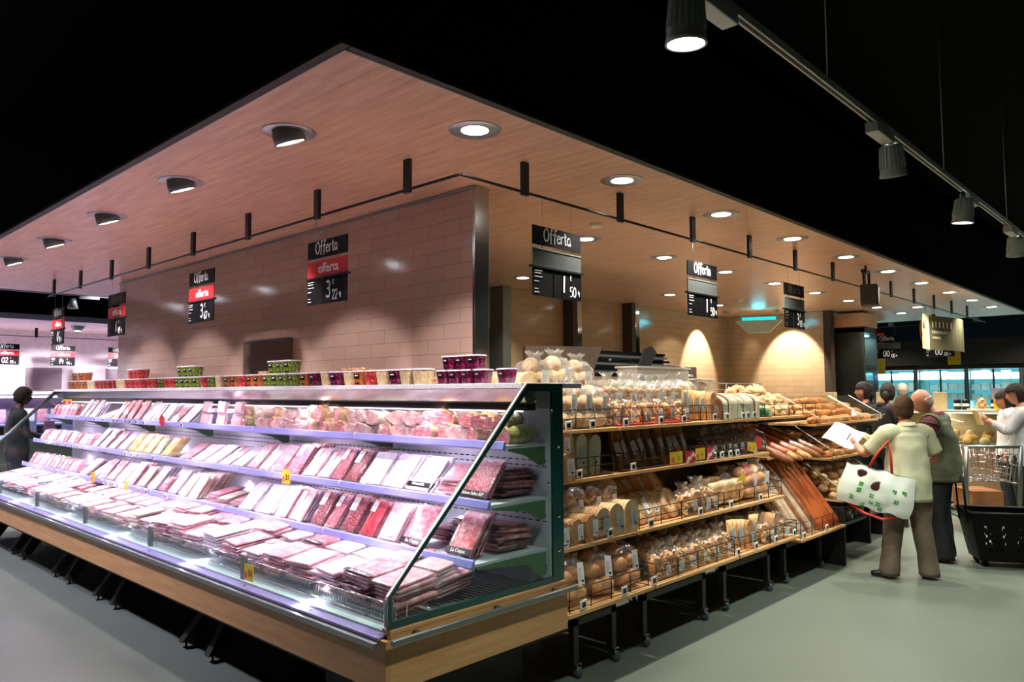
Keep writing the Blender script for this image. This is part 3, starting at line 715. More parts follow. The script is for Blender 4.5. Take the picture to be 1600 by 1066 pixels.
def file_row(shelf, items):
    """packs filed one behind another, leaning back; items: (y0, y1, kind, how many, lean)"""
    xt, zl, zh, xb = SH[shelf]; sn = ['top', 'middle', 'bottom'][shelf]
    cnt = {}
    for (y0, y1, kind, n, lean) in items:
        cnt[kind] = cnt.get(kind, 0) + 1; c = cnt[kind]
        wd = y1 - y0
        for k in range(n):
            sx = min(1.6, wd * .96 / {'felino': .25, 'coppa': .185, 'white': .19, 'whiteband': .20, 'smallwhite': .10, 'smallpink': .10, 'yellow': .16, 'green': .15, 'pinkcard': .14, 'speck': .165, 'darksalami': .145, 'salami': .155, 'bresaola': .15, 'turkey': .15}.get(kind, .17))
            x = xt + .05 + k * (.024 if n > 2 else .03)
            if x > xb - .14: break
            ln = R(lean + random.uniform(-3, 3)); yj = random.uniform(-.006, .006)
            lab = '%s, %s back in %s such file from right, %s shelf' % (DESC[kind], ORD[k] if k else 'foremost not', ORD[c - 1], sn); lab = lab.replace('foremost not back', 'foremost')
            PK[kind].put((x, (y0 + y1) / 2 + yj, zl + .03), (R(random.uniform(-2, 2)), ln, R(random.uniform(-2, 2))), lab, '%ss filed on the %s price-rail shelf' % (DESC[kind].split(' with')[0], sn), (1, sx, 1))
file_row(1, [(2.70, 2.92, 'felino', 2, 38), (2.93, 3.13, 'ham', 2, 52), (3.15, 3.36, 'whiteband', 3, 45), (3.37, 3.58, 'white', 4, 42), (3.59, 3.80, 'white', 4, 42),
  (3.82, 3.96, 'darksalami', 9, 36), (3.97, 4.10, 'salami', 2, 36), (4.12, 4.27, 'pale', 4, 44), (4.28, 4.45, 'pale', 4, 44), (4.48, 4.66, 'salami', 8, 38), (4.70, 4.86, 'ham', 5, 42), (4.87, 5.03, 'pale', 4, 44),
  (5.05, 5.2, 'bacon', 4, 44), (5.25, 5.44, 'white', 3, 58), (5.46, 5.66, 'pale', 3, 60), (5.68, 5.90, 'white', 3, 60), (5.92, 6.14, 'pale', 3, 62), (6.18, 6.38, 'ham', 3, 60),
  (6.55, 6.72, 'yellow', 4, 40), (6.75, 6.91, 'green', 4, 40), (6.95, 7.12, 'yellow', 4, 40), (7.15, 7.32, 'yellow', 4, 38), (7.35, 7.5, 'yellow', 3, 38),
  (7.6, 7.8, 'white', 4, 45), (7.85, 8.05, 'pale', 4, 45), (8.1, 8.28, 'bacon', 4, 42), (8.35, 8.5, 'white', 4, 45)] +
  [(8.55 + .125 * i, 8.67 + .125 * i, 'smallwhite' if i % 3 else 'smallpink', 3, 30) for i in range(14)])
file_row(2, [(2.70, 2.90, 'coppa', 4, 34), (3.06, 3.26, 'coppa', 2, 36), (3.29, 3.48, 'speck', 3, 36), (3.50, 3.65, 'bresaola', 4, 36), (3.68, 3.83, 'darksalami', 4, 36), (3.88, 4.0, 'salami', 3, 36), (4.02, 4.16, 'darksalami', 3, 36),
  (4.25, 4.42, 'pale', 4, 36), (4.44, 4.60, 'bacon', 4, 36), (4.65, 4.86, 'white', 3, 44), (4.9, 5.1, 'white', 3, 46),
  (5.75, 5.93, 'turkey', 9, 36), (5.95, 6.10, 'turkey', 9, 36), (6.15, 6.32, 'white', 4, 42), (6.36, 6.50, 'smallpink', 4, 40), (6.55, 6.74, 'white', 4, 42), (6.8, 7.0, 'turkey', 6, 42), (7.05, 7.25, 'ham', 4, 40), (7.3, 7.5, 'turkey', 4, 40),
  (7.55, 7.72, 'pale', 4, 42), (7.78, 7.95, 'bacon', 4, 42), (8.0, 8.2, 'white', 3, 52), (8.3, 8.5, 'pale', 3, 55)] +
  [(8.6 + .13 * i, 8.72 + .13 * i, 'smallwhite' if i % 2 else 'smallpink', 3, 32) for i in range(13)])
# flat stacks: on the bottom shelf gap, behind the leaning packs, and over the whole deck
def pile(x, y, z, kind, n, tilt, yaw, where, sx=1.0, lay=.0145, group='meat packs stacked flat in the case'):
    for k in range(n):
        j = random.uniform(-.012, .012)
        lab = '%s, %s down, %s' % (DESC[kind], ORD[n - 1 - k], where)
        # lying on its back: rotate so the face points up
        PK[kind].put((x + j, y + random.uniform(-.012, .012), z + .016 + k * lay), (0, R(90 - tilt), R(yaw + random.uniform(-8, 8))), lab, group, (1, sx, 1))
for i, (y, kind, n) in enumerate([(2.83, 'felino', 9), (3.02, 'ham', 5), (4.18, 'bacon', 2)]):
    pile(2.80 if i == 0 else 2.68, y, 1.085, kind, n, -2 if i == 0 else 6, 0, '%s flat pile from right, middle shelf' % ORD[i], 1.0, .0155)
for i, (y, kind, n) in enumerate([(2.78, 'coppa', 8), (2.98, 'coppa', 8), (3.15, 'bacon', 5), (5.22, 'ham', 2), (5.42, 'turkey', 2), (5.6, 'ham', 3)]):
    pile(2.74 if i < 3 else 2.60, y, .815, kind, n, -2 if i < 3 else 10, 0 if i < 3 else 8, '%s flat pile from right, bottom shelf' % ORD[i], 1.0, .0155)
dk = ['ham', 'coppa', 'pale', 'bacon', 'ham', 'pale', 'ham', 'white', 'pale', 'bacon', 'ham', 'pale', 'turkey', 'bacon', 'turkey', 'ham', 'turkey', 'white', 'pale', 'turkey', 'ham', 'white', 'pale', 'smallpink', 'white', 'bacon', 'white', 'pale', 'white', 'ham']
y = 2.80; i = 0
while y < 10.25:
    kind = dk[i % len(dk)]; kind2 = dk[(i * 7 + 3) % len(dk)]
    near = y < 6
    pile(2.12, y, .635, kind, (random.choice([5, 6, 7]) if near else 4), 7, random.uniform(-6, 6), '%s pile from right, front deck row' % ORD[i], 1.35, .0185)
    if y > 2.9 or True: pile(2.385, y + .05, .64, kind2, (random.choice([7, 8]) if near else 5), 9, random.uniform(-8, 8), '%s pile from right, rear deck row' % ORD[i], 1.3, .0175)
    y += .255; i += 1
# ---------------------------------------------------------------- cured pieces on the top shelf
m_rind = mat_mottle('cured_rind', [(196, 140, 96), (232, 190, 150), (240, 214, 186)], 14, .35, 3, .3, coat=.4)
m_cut = mat_mottle('cut_cured_ham', [(190, 60, 84), (226, 130, 140), (248, 214, 212)], 22, .28, 4, .3, (1, 1, 3), coat=.5)
m_cutp = mat_mottle('cut_pale_meat', [(226, 140, 150), (244, 196, 196), (250, 230, 226)], 18, .28, 4, .3, coat=.5)
def piece(face, rind, name, jit, rad, seed):
    mb = MB(); bm = bmesh.new(); bmesh.ops.create_uvsphere(bm, u_segments=14, v_segments=10, radius=1)
    for v in bm.verts:
        p = v.co.copy(); p *= 1 + jit * noise.noise(p * 1.6 + Vector((seed, 0, 0)))
        p = Vector((p.x * rad[0], p.y * rad[1], p.z * rad[2])); p.x = max(p.x, -rad[0] * .35); v.co = p + Vector((0, 0, rad[2] * .8))
    bm.verts.index_update(); a = [tuple(v.co) for v in bm.verts]
    fa = [tuple(v.index for v in f.verts) for f in bm.faces if f.calc_center_median().x > -rad[0] * .345]
    fb = [tuple(v.index for v in f.verts) for f in bm.faces if f.calc_center_median().x <= -rad[0] * .345]
    bm.free()
    root = MB().add(a, fa, rind, True).build(name); tag(root, 'x', 'cured meat'); root.location = (0, 0, -5)
    MB().add(a, fb, face, True).build('cut_face', root)
    MB().blob((.01, 0, rad[2] * .8), (rad[0] * 1.06, rad[1] * 1.08, rad[2] * 1.05), m_film, .12, 8, 12, 8, seed=seed).build('vacuum_film', root)
    return Kind(root)
PC = {'speck': piece(m_cut, m_rind, 'cured_ham_piece', .25, (.13, .085, .05), 1), 'coppa': piece(m_cut, m_rind, 'coppa_half', .15, (.11, .055, .055), 4),
      'lardo': piece(m_cutp, mat_mottle('white_fat', [(240, 214, 206), (250, 236, 232)], 12, .35), 'bacon_slab', .3, (.13, .09, .045), 9),
      'dark': piece(m_cut, mat_mottle('netted_rind', [(110, 96, 60), (196, 186, 120), (90, 70, 50)], 60, .4, 2, .5), 'netted_salami', .1, (.16, .055, .052), 12)}
PD = {'speck': 'smoked ham piece with tan rind', 'coppa': 'round half coppa showing red cut face', 'lardo': 'pale bacon slab in film', 'dark': 'netted yellow-green salami'}
y = 2.72; i = 0; cntp = {}
zt = SH[0][1] + .028
while y < 5.45:
    kind = ['dark', 'speck', 'speck', 'lardo', 'speck', 'speck', 'lardo', 'lardo', 'speck', 'lardo', 'lardo', 'lardo', 'coppa', 'coppa', 'coppa', 'coppa', 'lardo', 'lardo', 'lardo', 'speck', 'lardo', 'lardo'][i % 22]
    for layer in range(2 if (i % 5) != 3 else 1):
        cntp[(kind, layer)] = cntp.get((kind, layer), 0) + 1
        PC[kind].put((2.86 + random.uniform(-.02, .02) - .0 * layer, y + .03 * layer, zt + .076 * layer), (R(random.uniform(-8, 8)), R(random.uniform(-6, 8)), R(random.uniform(-22, 22))),
            '%s, %s from right, %s layer, top meat shelf' % (PD[kind], ORD[cntp[(kind, layer)] - 1], ['lower', 'upper'][layer]), 'cured pieces on the top shelf', tuple([random.uniform(.85, 1.12)] * 3))
    y += .124; i += 1
# pink cartons, then leaning small packs to the left on the top shelf
k = 0
for a in range(6):
    for b in range(2):
        PK['pinkcard'].put((2.80 + .05 * (a % 2), 5.56 + .14 * a, zt + b * .10), (0, R(12 + 74 * (b == 1) * (a % 2)), R(random.uniform(-6, 6))), 'pink meat carton, %s from right, %s layer, top meat shelf' % (ORD[a], ['lower', 'upper'][b]), 'pink cartons on the top shelf', (1, 1, .62)); k += 1
mb = MB().tube([(2.768, 5.6 + 0.0, zt + .05), (2.766, 5.6, zt + .05)], .001, m_ink)
ZF = SH[0][1]
def file_top(items):
    file_row(0, items)
file_top([(6.45, 6.66, 'white', 3, 44), (6.68, 6.86, 'ham', 3, 44), (6.9, 7.1, 'white', 3, 36), (7.3, 7.5, 'white', 4, 34), (7.55, 7.7, 'pale', 4, 34), (7.74, 7.88, 'bacon', 4, 34), (7.92, 8.06, 'bacon', 4, 34),
  (8.1, 8.24, 'pale', 3, 34), (8.4, 8.55, 'turkey', 2, 68), (8.58, 8.72, 'turkey', 2, 66), (8.8, 8.95, 'white', 4, 34), (9.0, 9.12, 'pale', 4, 34), (9.15, 9.27, 'white', 4, 34)] +
  [(9.4 + .15 * i, 9.53 + .15 * i, 'smallpink', 2, 22) for i in range(6)])
# bright neck tags in yellow and black above the far packs
nt = empty('promo_card', (2.86, 10.0, 1.40), (0, 0, R(-90)), 'yellow and red promotion card standing at the far end of the top shelf', 'promotion card')
MB().box((-.16, 0, 0), (.16, .004, .17), m_yellow).build('card', nt); MB().box((-.16, -.001, .10), (.16, -.0002, .15), m_red).build('red_band', nt)
text_obj('OFF', .05, m_chalk, nt, 'lettering', (0, -.002, .125), (R(90), 0, 0), .001)
# ---------------------------------------------------------------- electronic price tags
def price_tag_proto():
    o = MB().box((-.006, -.022, -.019), (0, .022, .019), m_tag, .002).build('price_tag'); o.location = (0, 0, -5); tag(o, 'x', 'price tag')
    MB().box((-.0072, -.011, -.010), (-.0058, .013, .010), m_ink).build('display', o); return Kind(o)
PT = price_tag_proto()
def rail_tags(shelf, cols, nm):
    xt, zl, zh, xb = SH[shelf]
    for i, y in enumerate(cols): PT.put((xt - .004, y, (zl + zh) / 2 + .002), (0, R(-14), 0), 'white price tag with display, %s from right on %s price rail' % (ORD[i], nm), 'price tags on the meat case rails')
rail_tags(0, [6.45, 7.28, 7.46, 7.62, 7.72, 7.95, 8.06, 8.35, 8.6, 8.85, 9.2, 9.55, 10.2], 'top')
rail_tags(1, [6.75, 7.1, 7.25, 7.4, 8.1, 8.55, 8.75, 8.95, 9.15, 9.35, 9.43, 9.51, 9.6, 9.8, 9.9], 'middle')
rail_tags(2, [6.2, 6.6, 6.75, 7.25, 7.38, 7.52, 7.66, 8.3, 8.48, 8.75, 9.0, 9.2], 'bottom')
def promo(loc, rot, w_, h_, label, txt=None, red=False, name='promo_tag'):
    e = empty(name, loc, rot, label, 'promotion tag', 'promotion tags')
    MB().box((-w_ / 2, -.002, 0), (w_ / 2, 0, h_), m_yellow if not red else m_red).build('card', e)
    if not red: MB().box((-w_ * .42, -.003, h_ * .15), (-w_ * .18, -.0021, h_ * .5), mat('faded_pink_print', (226, 90, 110), .5)).build('print', e)
    if txt: text_obj(txt, h_ * .55, m_ink if not red else m_chalk, e, 'lettering', (w_ * .16 if not red else 0, -.003, h_ * .45), (R(90), R(-30) if red else 0, 0), .0006)
    return e
promo((2.595, 4.50, 1.045), (0, 0, RY), .10, .09, 'yellow promotion tag marked 21 on the middle meat shelf rail', '21')
promo((2.012, 3.86, .632), (0, 0, RY), .10, .085, 'yellow promotion tag on the front glass by the second post', '31')
promo((2.012, 9.6, .64), (0, R(25), RY), .11, .10, 'small red card leaning on the front glass at far left', None, True)
promo((2.70, 6.82, 1.36), (0, R(25), RY), .10, .09, 'small red card on the top price rail among white packs', None, True)
promo((2.49, 7.85, .80), (0, 0, RY), .11, .09, 'pale yellow tag on the bottom price rail left of turkey packs', None)
promo((2.49, 7.0, .79), (0, 0, RY), .09, .08, 'pale yellow tag on the bottom price rail near the turkey files', None)
# ---------------------------------------------------------------- tubs on the stone top
def tub_proto(cc, lbl, name='deli_tub', lid=(232, 228, 240)):
    e = empty(name, (0, 0, -5), label='x', cat='food tub'); mb = MB()
    def ring(hw, z): # rounded square
        return [(hw * math.copysign(abs(math.cos(a)) ** .5, math.cos(a)), hw * math.copysign(abs(math.sin(a)) ** .5, math.sin(a)), z) for a in [2 * math.pi * k / 24 for k in range(24)]]
    def sq(prof, m):
        vs = [p for hw, z in prof for p in ring(hw, z)]; n = len(prof); fs = [tuple(range(24))[::-1], tuple((n - 1) * 24 + k for k in range(24))]
        for i in range(n - 1):
            for k in range(24): fs.append((i * 24 + k, i * 24 + (k + 1) % 24, (i + 1) * 24 + (k + 1) % 24, (i + 1) * 24 + k))
        return MB().add(vs, fs, m, False)
    sq([(.038, 0), (.042, .03), (.047, .072)], m_slc[cc] if cc in m_slc else cc).build('contents', e)
    sq([(.050, .072), (.050, .078), (.046, .080)], mat('tub_lid_%d' % lid[0], lid, .25)).build('lid', e)
    if lbl:
        l = MB().add([(-.0435, -.022, .034), (-.0435, .022, .034), (-.0468, .024, .062), (-.0468, -.024, .062)], [(0, 1, 2, 3)], m_ink)
        l.add([(-.0475, -.013, .049), (-.0475, .013, .049), (-.0482, .013, .055), (-.0482, -.013, .055)], [(0, 1, 2, 3)], m_chalk)
        l.add([(-.0418, -.020, .006), (-.0418, .016, .006), (-.0424, .016, .014), (-.0424, -.020, .014)], [(0, 1, 2, 3)], m_ink); l.build('label', e)
    return Kind(e)
TB = {'purple': tub_proto(mat_mottle('beet_red_olives', [(60, 8, 36), (110, 22, 66), (170, 60, 100)], 60, .2, 1, .3, coat=.5), True), 'green': tub_proto(mat_mottle('green_olives', [(60, 80, 24), (120, 136, 50), (170, 180, 100)], 70, .25, 1, .3), True),
      'mixed': tub_proto(mat_mottle('mixed_antipasto', [(60, 70, 20), (190, 120, 50), (170, 40, 24), (222, 196, 140)], 60, .3, 2, .3), True), 'red': tub_proto(mat_mottle('dried_tomatoes', [(120, 16, 24), (180, 50, 50), (226, 150, 140)], 60, .3, 2, .3), False),
      'pale': tub_proto(mat_mottle('pale_salad', [(200, 160, 100), (240, 224, 190)], 60, .35, 2, .3), False)}
TN = {'purple': 'beet-purple tub with black label', 'green': 'tub of green olives', 'mixed': 'tub of mixed orange and green antipasti', 'red': 'clear tub of red tomatoes', 'pale': 'clear tub of pale salad'}
tc = {}
def tubs(y0, n, kind, layers=1, step=.122, x=2.92, s=None):
    if s is None: s = 1.2 if y0 > 3.45 else 1.0
    for L in range(layers):
        nn = n if L == 0 else max(1, n - L * 1)
        for k in range(nn):
            tc[(kind, L)] = tc.get((kind, L), 0) + 1
            TB[kind].put((x + random.uniform(0, .012), y0 + step * k + L * step * .5, 1.691 + L * .082 * s), (0, 0, R(random.uniform(-6, 6))),
               '%s, %s from right, %s row on stone top' % (TN[kind], ORD[tc[(kind, L)] - 1], ['lower', 'upper'][L]), 'food tubs on the stone top', (s, s, s))
tubs(2.80, 1, 'purple'); tubs(2.98, 4, 'purple', 2, .106)
for k in range(3): pass
tubs(3.50, 1, 'pale'); tubs(3.62, 1, 'pale'); tubs(3.74, 1, 'purple'); tubs(3.86, 1, 'pale'); tubs(4.00, 1, 'red'); tubs(4.12, 1, 'mixed'); tubs(4.24, 1, 'pale'); tubs(4.38, 1, 'purple', x=2.9); tubs(4.50, 1, 'pale'); tubs(4.66, 1, 'purple'); tubs(4.78, 1, 'mixed')
tubs(4.95, 4, 'green', 2); tubs(5.46, 2, 'mixed'); tubs(5.72, 1, 'red'); tubs(5.85, 2, 'mixed'); tubs(6.12, 1, 'pale'); tubs(6.27, 1, 'green'); tubs(6.42, 1, 'red'); tubs(6.58, 4, 'green', 2)
tubs(7.08, 2, 'red'); tubs(7.34, 1, 'green'); tubs(7.48, 2, 'red'); tubs(7.8, 4, 'red', 2); tubs(8.3, 2, 'pale'); tubs(8.58, 5, 'red'); tubs(9.22, 2, 'pale'); tubs(9.5, 5, 'mixed', 2)
# stacked flat boxes of nuts and sweets
fb = MB().box((-.05, -.07, 0), (.05, .07, .022), mat_mottle('nut_mix', [(150, 90, 50), (220, 170, 120), (236, 214, 190)], 70, .4, 1, .4), .006).build('flat_food_box'); fb.location = (0, 0, -5); tag(fb, 'x', 'food box')
MB().box((-.053, -.073, .019), (.053, .073, .024), mat_clear('box_lid', (255, 255, 255), .2, .1)).build('lid', fb)
FB = Kind(fb)
for s_, (y, n) in enumerate([(4.30, 5), (4.44, 5), (3.58, 2), (5.62, 5), (6.98, 3), (7.2, 3)]):
    for k in range(n): FB.put((3.06 if s_ < 2 or s_ > 2 else 3.0, y, 1.691 + .0255 * k), (0, 0, R(random.uniform(-5, 5))), 'flat clear food box, %s from bottom, %s stack from right' % (ORD[k], ORD[[1, 2, 0, 3, 4, 5][s_]]), 'flat food boxes stacked on the stone top')
# ---------------------------------------------------------------- bread racks along the aisle
m_crust = mat_mottle('golden_crust', [(170, 98, 46), (222, 156, 90), (246, 214, 162)], 11, .55, 4, .3)
m_crustL = mat_mottle('pale_crust', [(192, 134, 80), (230, 190, 140), (246, 226, 192)], 11, .6, 4, .25)
m_crustD = mat_mottle('dark_crust', [(96, 52, 28), (142, 84, 46), (176, 116, 70)], 12, .6, 4, .3)
m_crumb = mat_mottle('sliced_crumb', [(146, 92, 50), (204, 150, 98), (238, 204, 156)], 15, .8, 3, .4)
m_ring = mat_mottle('taralli_crust', [(204, 136, 72), (238, 190, 124), (248, 222, 172)], 30, .55, 3, .2)
m_cream = mat_mottle('cream_pack_paper', [(196, 198, 168), (216, 216, 190)], 6, .3, 2, .1, coat=.3)
m_pack = mat_mottle('printed_brown_pack', [(128, 82, 44), (176, 124, 74), (206, 160, 106)], 20, .4, 3, .2, (1, 1, .2), coat=.3)
m_paper = mat_mottle('orange_paper_sleeve', [(120, 54, 20), (184, 88, 36), (216, 134, 72)], 7, .4, 3, .2, (4, 4, .5), coat=.2)
m_lblg = mat('grey_blue_label', (190, 204, 206), .4)
m_gry = mat('grey_print', (150, 150, 160), .5)
BR = empty('x'); bpy.data.objects.remove(BR)
def rack(x0, x1, z_y, name_label, casters, tall=1.38):
    """z_y: list of (z, front y)"""
    e = empty('bread_rack', (x0, 2.60, 0), label=name_label, cat='shelf rack', group=None)
    def b(n, mb, p=None):
        o = mb.build(n, p or e)
        if not p: o.location = (-x0, -2.6, 0)
        return o
    for z, yf in z_y:
        s = b('shelf', MB().box((x0 + .006, yf, z - .022), (x1 - .006, 3.46, z), m_plank, .002))
    for x in (x0 + .02, x1 - .055):
        b('upright', MB().box((x, 3.42, .10), (x + .035, 3.47, tall), m_dark))
        mb = MB()
        for z, yf in z_y: mb.prism([(yf + .06, z - .023), (3.42, z - .09), (3.42, z - .023)], 'x', x, x + .03, m_dark)
        b('shelf_brackets', mb)
    b('rear_board', MB().box((x0 + .006, 3.472, .30), (x1 - .006, 3.49, tall), m_brown))
    b('cross_bar', MB().box((casters[0], 2.76, .295), (casters[1] + .045, 2.80, .335), m_dark))
    for cxx in casters:
        for yy in (2.78, 3.40):
            l = b('leg', MB().box((cxx, yy - .02, .085), (cxx + .045, yy + .02, .40), m_dark))
            w_ = MB().lathe([(.001, -.014), (.030, -.014), (.034, -.008), (.034, .008), (.030, .014), (.001, .014)], mat('grey_rubber_wheel', (70, 92, 90), .4), 18, xf=Matrix.Translation((cxx + .035, yy - .012, .034)) @ Matrix.Rotation(R(90), 4, 'Y'))
            w_ = w_.build('wheel', l)
            MB().box((cxx + .012, yy - .03, .03), (cxx + .017, yy + .012, .085), m_chrome).box((cxx + .053, yy - .03, .03), (cxx + .058, yy + .012, .085), m_chrome).box((cxx + .0, yy - .03, .078), (cxx + .058, yy + .02, .086), m_chrome).build('caster_fork', l)
    b('lower_tray', MB().box((x0 + .03, 2.95, .33), (x1 - .03, 3.42, .40), m_black))
    return e
ZY = [(1.410, 2.85), (1.113, 2.85), (.757, 2.72), (.440, 2.60)]
rack(3.185, 4.03, ZY, 'bread rack with four pale wood shelves next to the green glass end', (3.43, 3.80))
rack(4.04, 5.16, ZY, 'second bread rack from the meat case, under the second hanging sign', (4.14, 4.90))
rack(5.17, 6.26, ZY, 'third bread rack from the meat case, ending before the long baguettes', (5.21, 5.96))
rack(6.27, 7.30, [(1.40, 2.95), (1.06, 2.88), (.39, 2.60)], 'last bread rack, holding long baguettes in sleeves', (6.28, 7.06))
struct_side = MB().box((7.305, 2.62, 0), (7.335, 3.47, .54), m_black).build('side_panel'); tag(struct_side, 'black upright end board between baguette rack and roll bins', 'panel')
# wire baskets on the shelf fronts
def front_wire(x0, x1, z, y, h, label):
    e = empty('shelf_wire_basket', (x0, y, z), label=label, cat='wire basket', group='black wire fronts on the bread shelves')
    L = x1 - x0; mb = MB()
    for k in range(3): mb.tube([(0, 0.10, .012 + h * k / 2), (0, 0, .012 + h * k / 2), (L, 0, .012 + h * k / 2), (L, .10, .012 + h * k / 2)], .0028 if k < 2 else .0034, m_iron, 5)
    for k in range(5): mb.tube([(L * k / 4, -.001, .004), (L * k / 4, -.001, .014 + h)], .0036, m_iron, 5)
    for xx in (0, L): mb.tube([(xx, .10, .004), (xx, .10, .014 + h)], .003, m_iron, 5)
    mb.build('wires', e)
mods = [(3.20, 4.01), (4.06, 5.14), (5.19, 6.24)]
for li, (z, yf) in enumerate(ZY):
    for mi, (a, b) in enumerate(mods):
        front_wire(a + .02, b - .02, z, yf + .02, .11, 'black wire front on the %s shelf of the %s bread rack' % (['top', 'second', 'third', 'lowest'][li], ORD[mi]))
front_wire(6.3, 7.27, .39, 2.62, .12, 'black wire front holding the feet of the long baguettes')
# price tags facing the aisle
TK = {}
def shelf_tags(li, xs, nm):
    z, yf = ZY[li]
    for i, x in enumerate(xs): PT.put((x, yf + .012, z + .03), (R(-4), 0, R(90)), 'white price tag with display, %s from left on %s bread shelf' % (ORD[i], nm), 'price tags on the bread racks', (1.3, 1.3, 1.3))
shelf_tags(0, [3.28, 3.52, 3.76, 4.0 + .12, 4.55, 4.86, 5.32, 5.52, 5.80, 5.88, 6.0], 'top')
shelf_tags(1, [3.62, 4.2, 5.0, 5.3, 5.42, 5.56, 5.68, 6.0], 'second')
shelf_tags(2, [3.32, 3.75, 4.2, 4.84, 5.30, 5.80], 'third')
shelf_tags(3, [3.33, 3.72, 4.04, 5.16, 5.45, 5.8, 6.15], 'lowest')
ZYs = ZY; ZY = [(.39, 2.6)]; shelf_tags(0, [6.35, 6.85], 'baguette'); ZY = ZYs
# ---- kinds of bread packs (face towards -y, standing on z=0)
def bagfilm(mb, w_, d_, h_, m, seed, tuft=0.06):
    """gathered plastic bag: a pillow narrowing to a crimped neck on top"""
    n = 30; tuft *= .55; rows = [(0.02, .80), (.08, .97), (.22, 1.02), (.38, 1.0), (.52, 1.03), (.66, .99), (.78, .93), (.86, .78), (.93, .52), (.97, .28), (1.0 + tuft / h_ * .5, .30), (1.0 + tuft / h_, .50)]
    vs = []
    for j, (t, s_) in enumerate(rows):
        for k in range(n):
            a = 2 * math.pi * k / n; jx = .10 * noise.noise(Vector((math.cos(a) * 2.2, math.sin(a) * 2.2, j * .9 + seed * 5))) + .07 * noise.noise(Vector((math.cos(a) * 7, math.sin(a) * 7, j * 2.7 + seed * 5)))
            jz = (.10 * h_ * noise.noise(Vector((math.cos(a) * 4, seed, j)))) if j >= 8 else .03 * h_ * noise.noise(Vector((math.cos(a) * 5, seed, j)))
            ca, sa = math.cos(a), math.sin(a)
            vs.append(((w_ / 2) * (s_ + jx) * math.copysign(abs(ca) ** .7, ca), (d_ / 2) * (s_ + jx) * math.copysign(abs(sa) ** .7, sa), h_ * t + jz))
    fs = [tuple(range(n))[::-1]]
    for j in range(len(rows) - 1):
        for k in range(n): fs.append((j * n + k, j * n + (k + 1) % n, (j + 1) * n + (k + 1) % n, (j + 1) * n + k))
    return mb.add(vs, fs, m, False)
def sticker(e, w_, h_, x, y, z, rx=0, m=None, tilt=0):
    l = MB().box((-w_ / 2, -.0012, 0), (w_ / 2, 0, h_), m or m_lblw)
    for q in range(5): l.box((-w_ * .36, -.0018, h_ * (.2 + .12 * q)), (w_ * (.1 + .05 * (q % 3)), -.0011, h_ * (.2 + .12 * q) + .0025), m_gry)
    l.box((w_ * .05, -.0018, h_ * .1), (w_ * .36, -.0011, h_ * .22), m_ink)
    o = l.build('label', e); o.location = (x, y, z); o.rotation_euler = (R(rx), R(tilt), 0); return o
def rolls_bag(name, rolls, r, w_, d_, h_, cm, seed, film=None, lab=True):
    e = empty(name, (0, 0, -5), label='x', cat='bread bag')
    bagfilm(MB(), w_, d_, h_, film or m_bag, seed).build('bag', e)
    rnd = random.Random(seed)
    for i, (x, y, z) in enumerate(rolls):
        mb = MB().blob((x, y, z), (r * rnd.uniform(.92, 1.08), r * rnd.uniform(.9, 1.05), r * .82), cm, .10, 5, 14, 10, seed=seed + i)
        mb.build('roll', e)
    if lab: sticker(e, .055, .10, .01, -d_ / 2 - .004, h_ * .35, 4, tilt=rnd.uniform(-12, 12))
    return Kind(e)
BK = {}
BK['rollbag'] = rolls_bag('bread_roll_bag', [(-.04, -.03, .045), (.045, -.03, .045), (0, .04, .05), (-.04, -.02, .125), (.045, -.015, .13), (0, .03, .19)], .048, .21, .17, .235, m_crust, 1)
BK['palerolls'] = rolls_bag('bread_roll_bag', [(-.045, -.03, .05), (.05, -.03, .05), (0, .04, .06), (-.04, -.02, .14), (.045, -.02, .145), (0, .02, .215)], .054, .22, .17, .26, m_crustL, 2, m_bagm)
def loaf_proto(cm, film, w_=.12, d_=.27, h_=.14, name='sliced_loaf', lab=True, lm=None):
    """a sliced tin loaf seen at its arched end; lies with its length along y"""
    e = empty(name, (0, 0, -5), label='x', cat='loaf'); mb = MB(); n = 14
    prof = [(-w_ / 2, 0), (w_ / 2, 0), (w_ / 2 + .004, h_ * .55)] + [(w_ / 2 * math.cos(a) * 1.05, h_ * .62 + h_ * .38 * math.sin(a)) for a in [math.pi * k / 10 for k in range(1, 10)]] + [(-w_ / 2 - .004, h_ * .55)]
    for k in range(n): mb.prism(prof, 'y', -d_ / 2 + d_ * k / n, -d_ / 2 + d_ * (k + .86) / n, cm)
    mb.prism([(p[0] * .96, p[1] * .96 + .002) for p in prof], 'y', -d_ / 2 + .004, d_ / 2 - .004, m_crust)
    mb.build('slices', e)
    if film:
        MB().prism([(p[0] * 1.06, p[1] * 1.05 - .001) for p in prof], 'y', -d_ / 2 - .012, d_ / 2 + .012, film).build('wrapper', e)
    if lab: sticker(e, .055, .085, .01, -d_ / 2 - .0135, .03, 0, lm)
    return Kind(e)
BK['loaf'] = loaf_proto(m_crumb, m_film); BK['loafpale'] = loaf_proto(m_crustL, m_film, .13, .28, .17, lm=m_lblg); BK['loaftall'] = loaf_proto(m_crumb, m_film, .12, .10, .20, lm=m_lblg)
# tall cream pack, softly arched like a slab of pale bread
e = empty('cream_bread_pack', (0, 0, -5), label='x', cat='bread pack')
pf = [(-.055, 0), (.055, 0), (.058, .17)] + [(.058 * math.cos(a), .19 + .05 * math.sin(a)) for a in [math.pi * k / 8 for k in range(1, 8)]] + [(-.058, .17)]
MB().prism(pf, 'y', -.04, .04, m_cream).build('wrapper', e); sticker(e, .06, .11, 0, -.041, .06, 0, m_lblg); BK['cream'] = Kind(e)
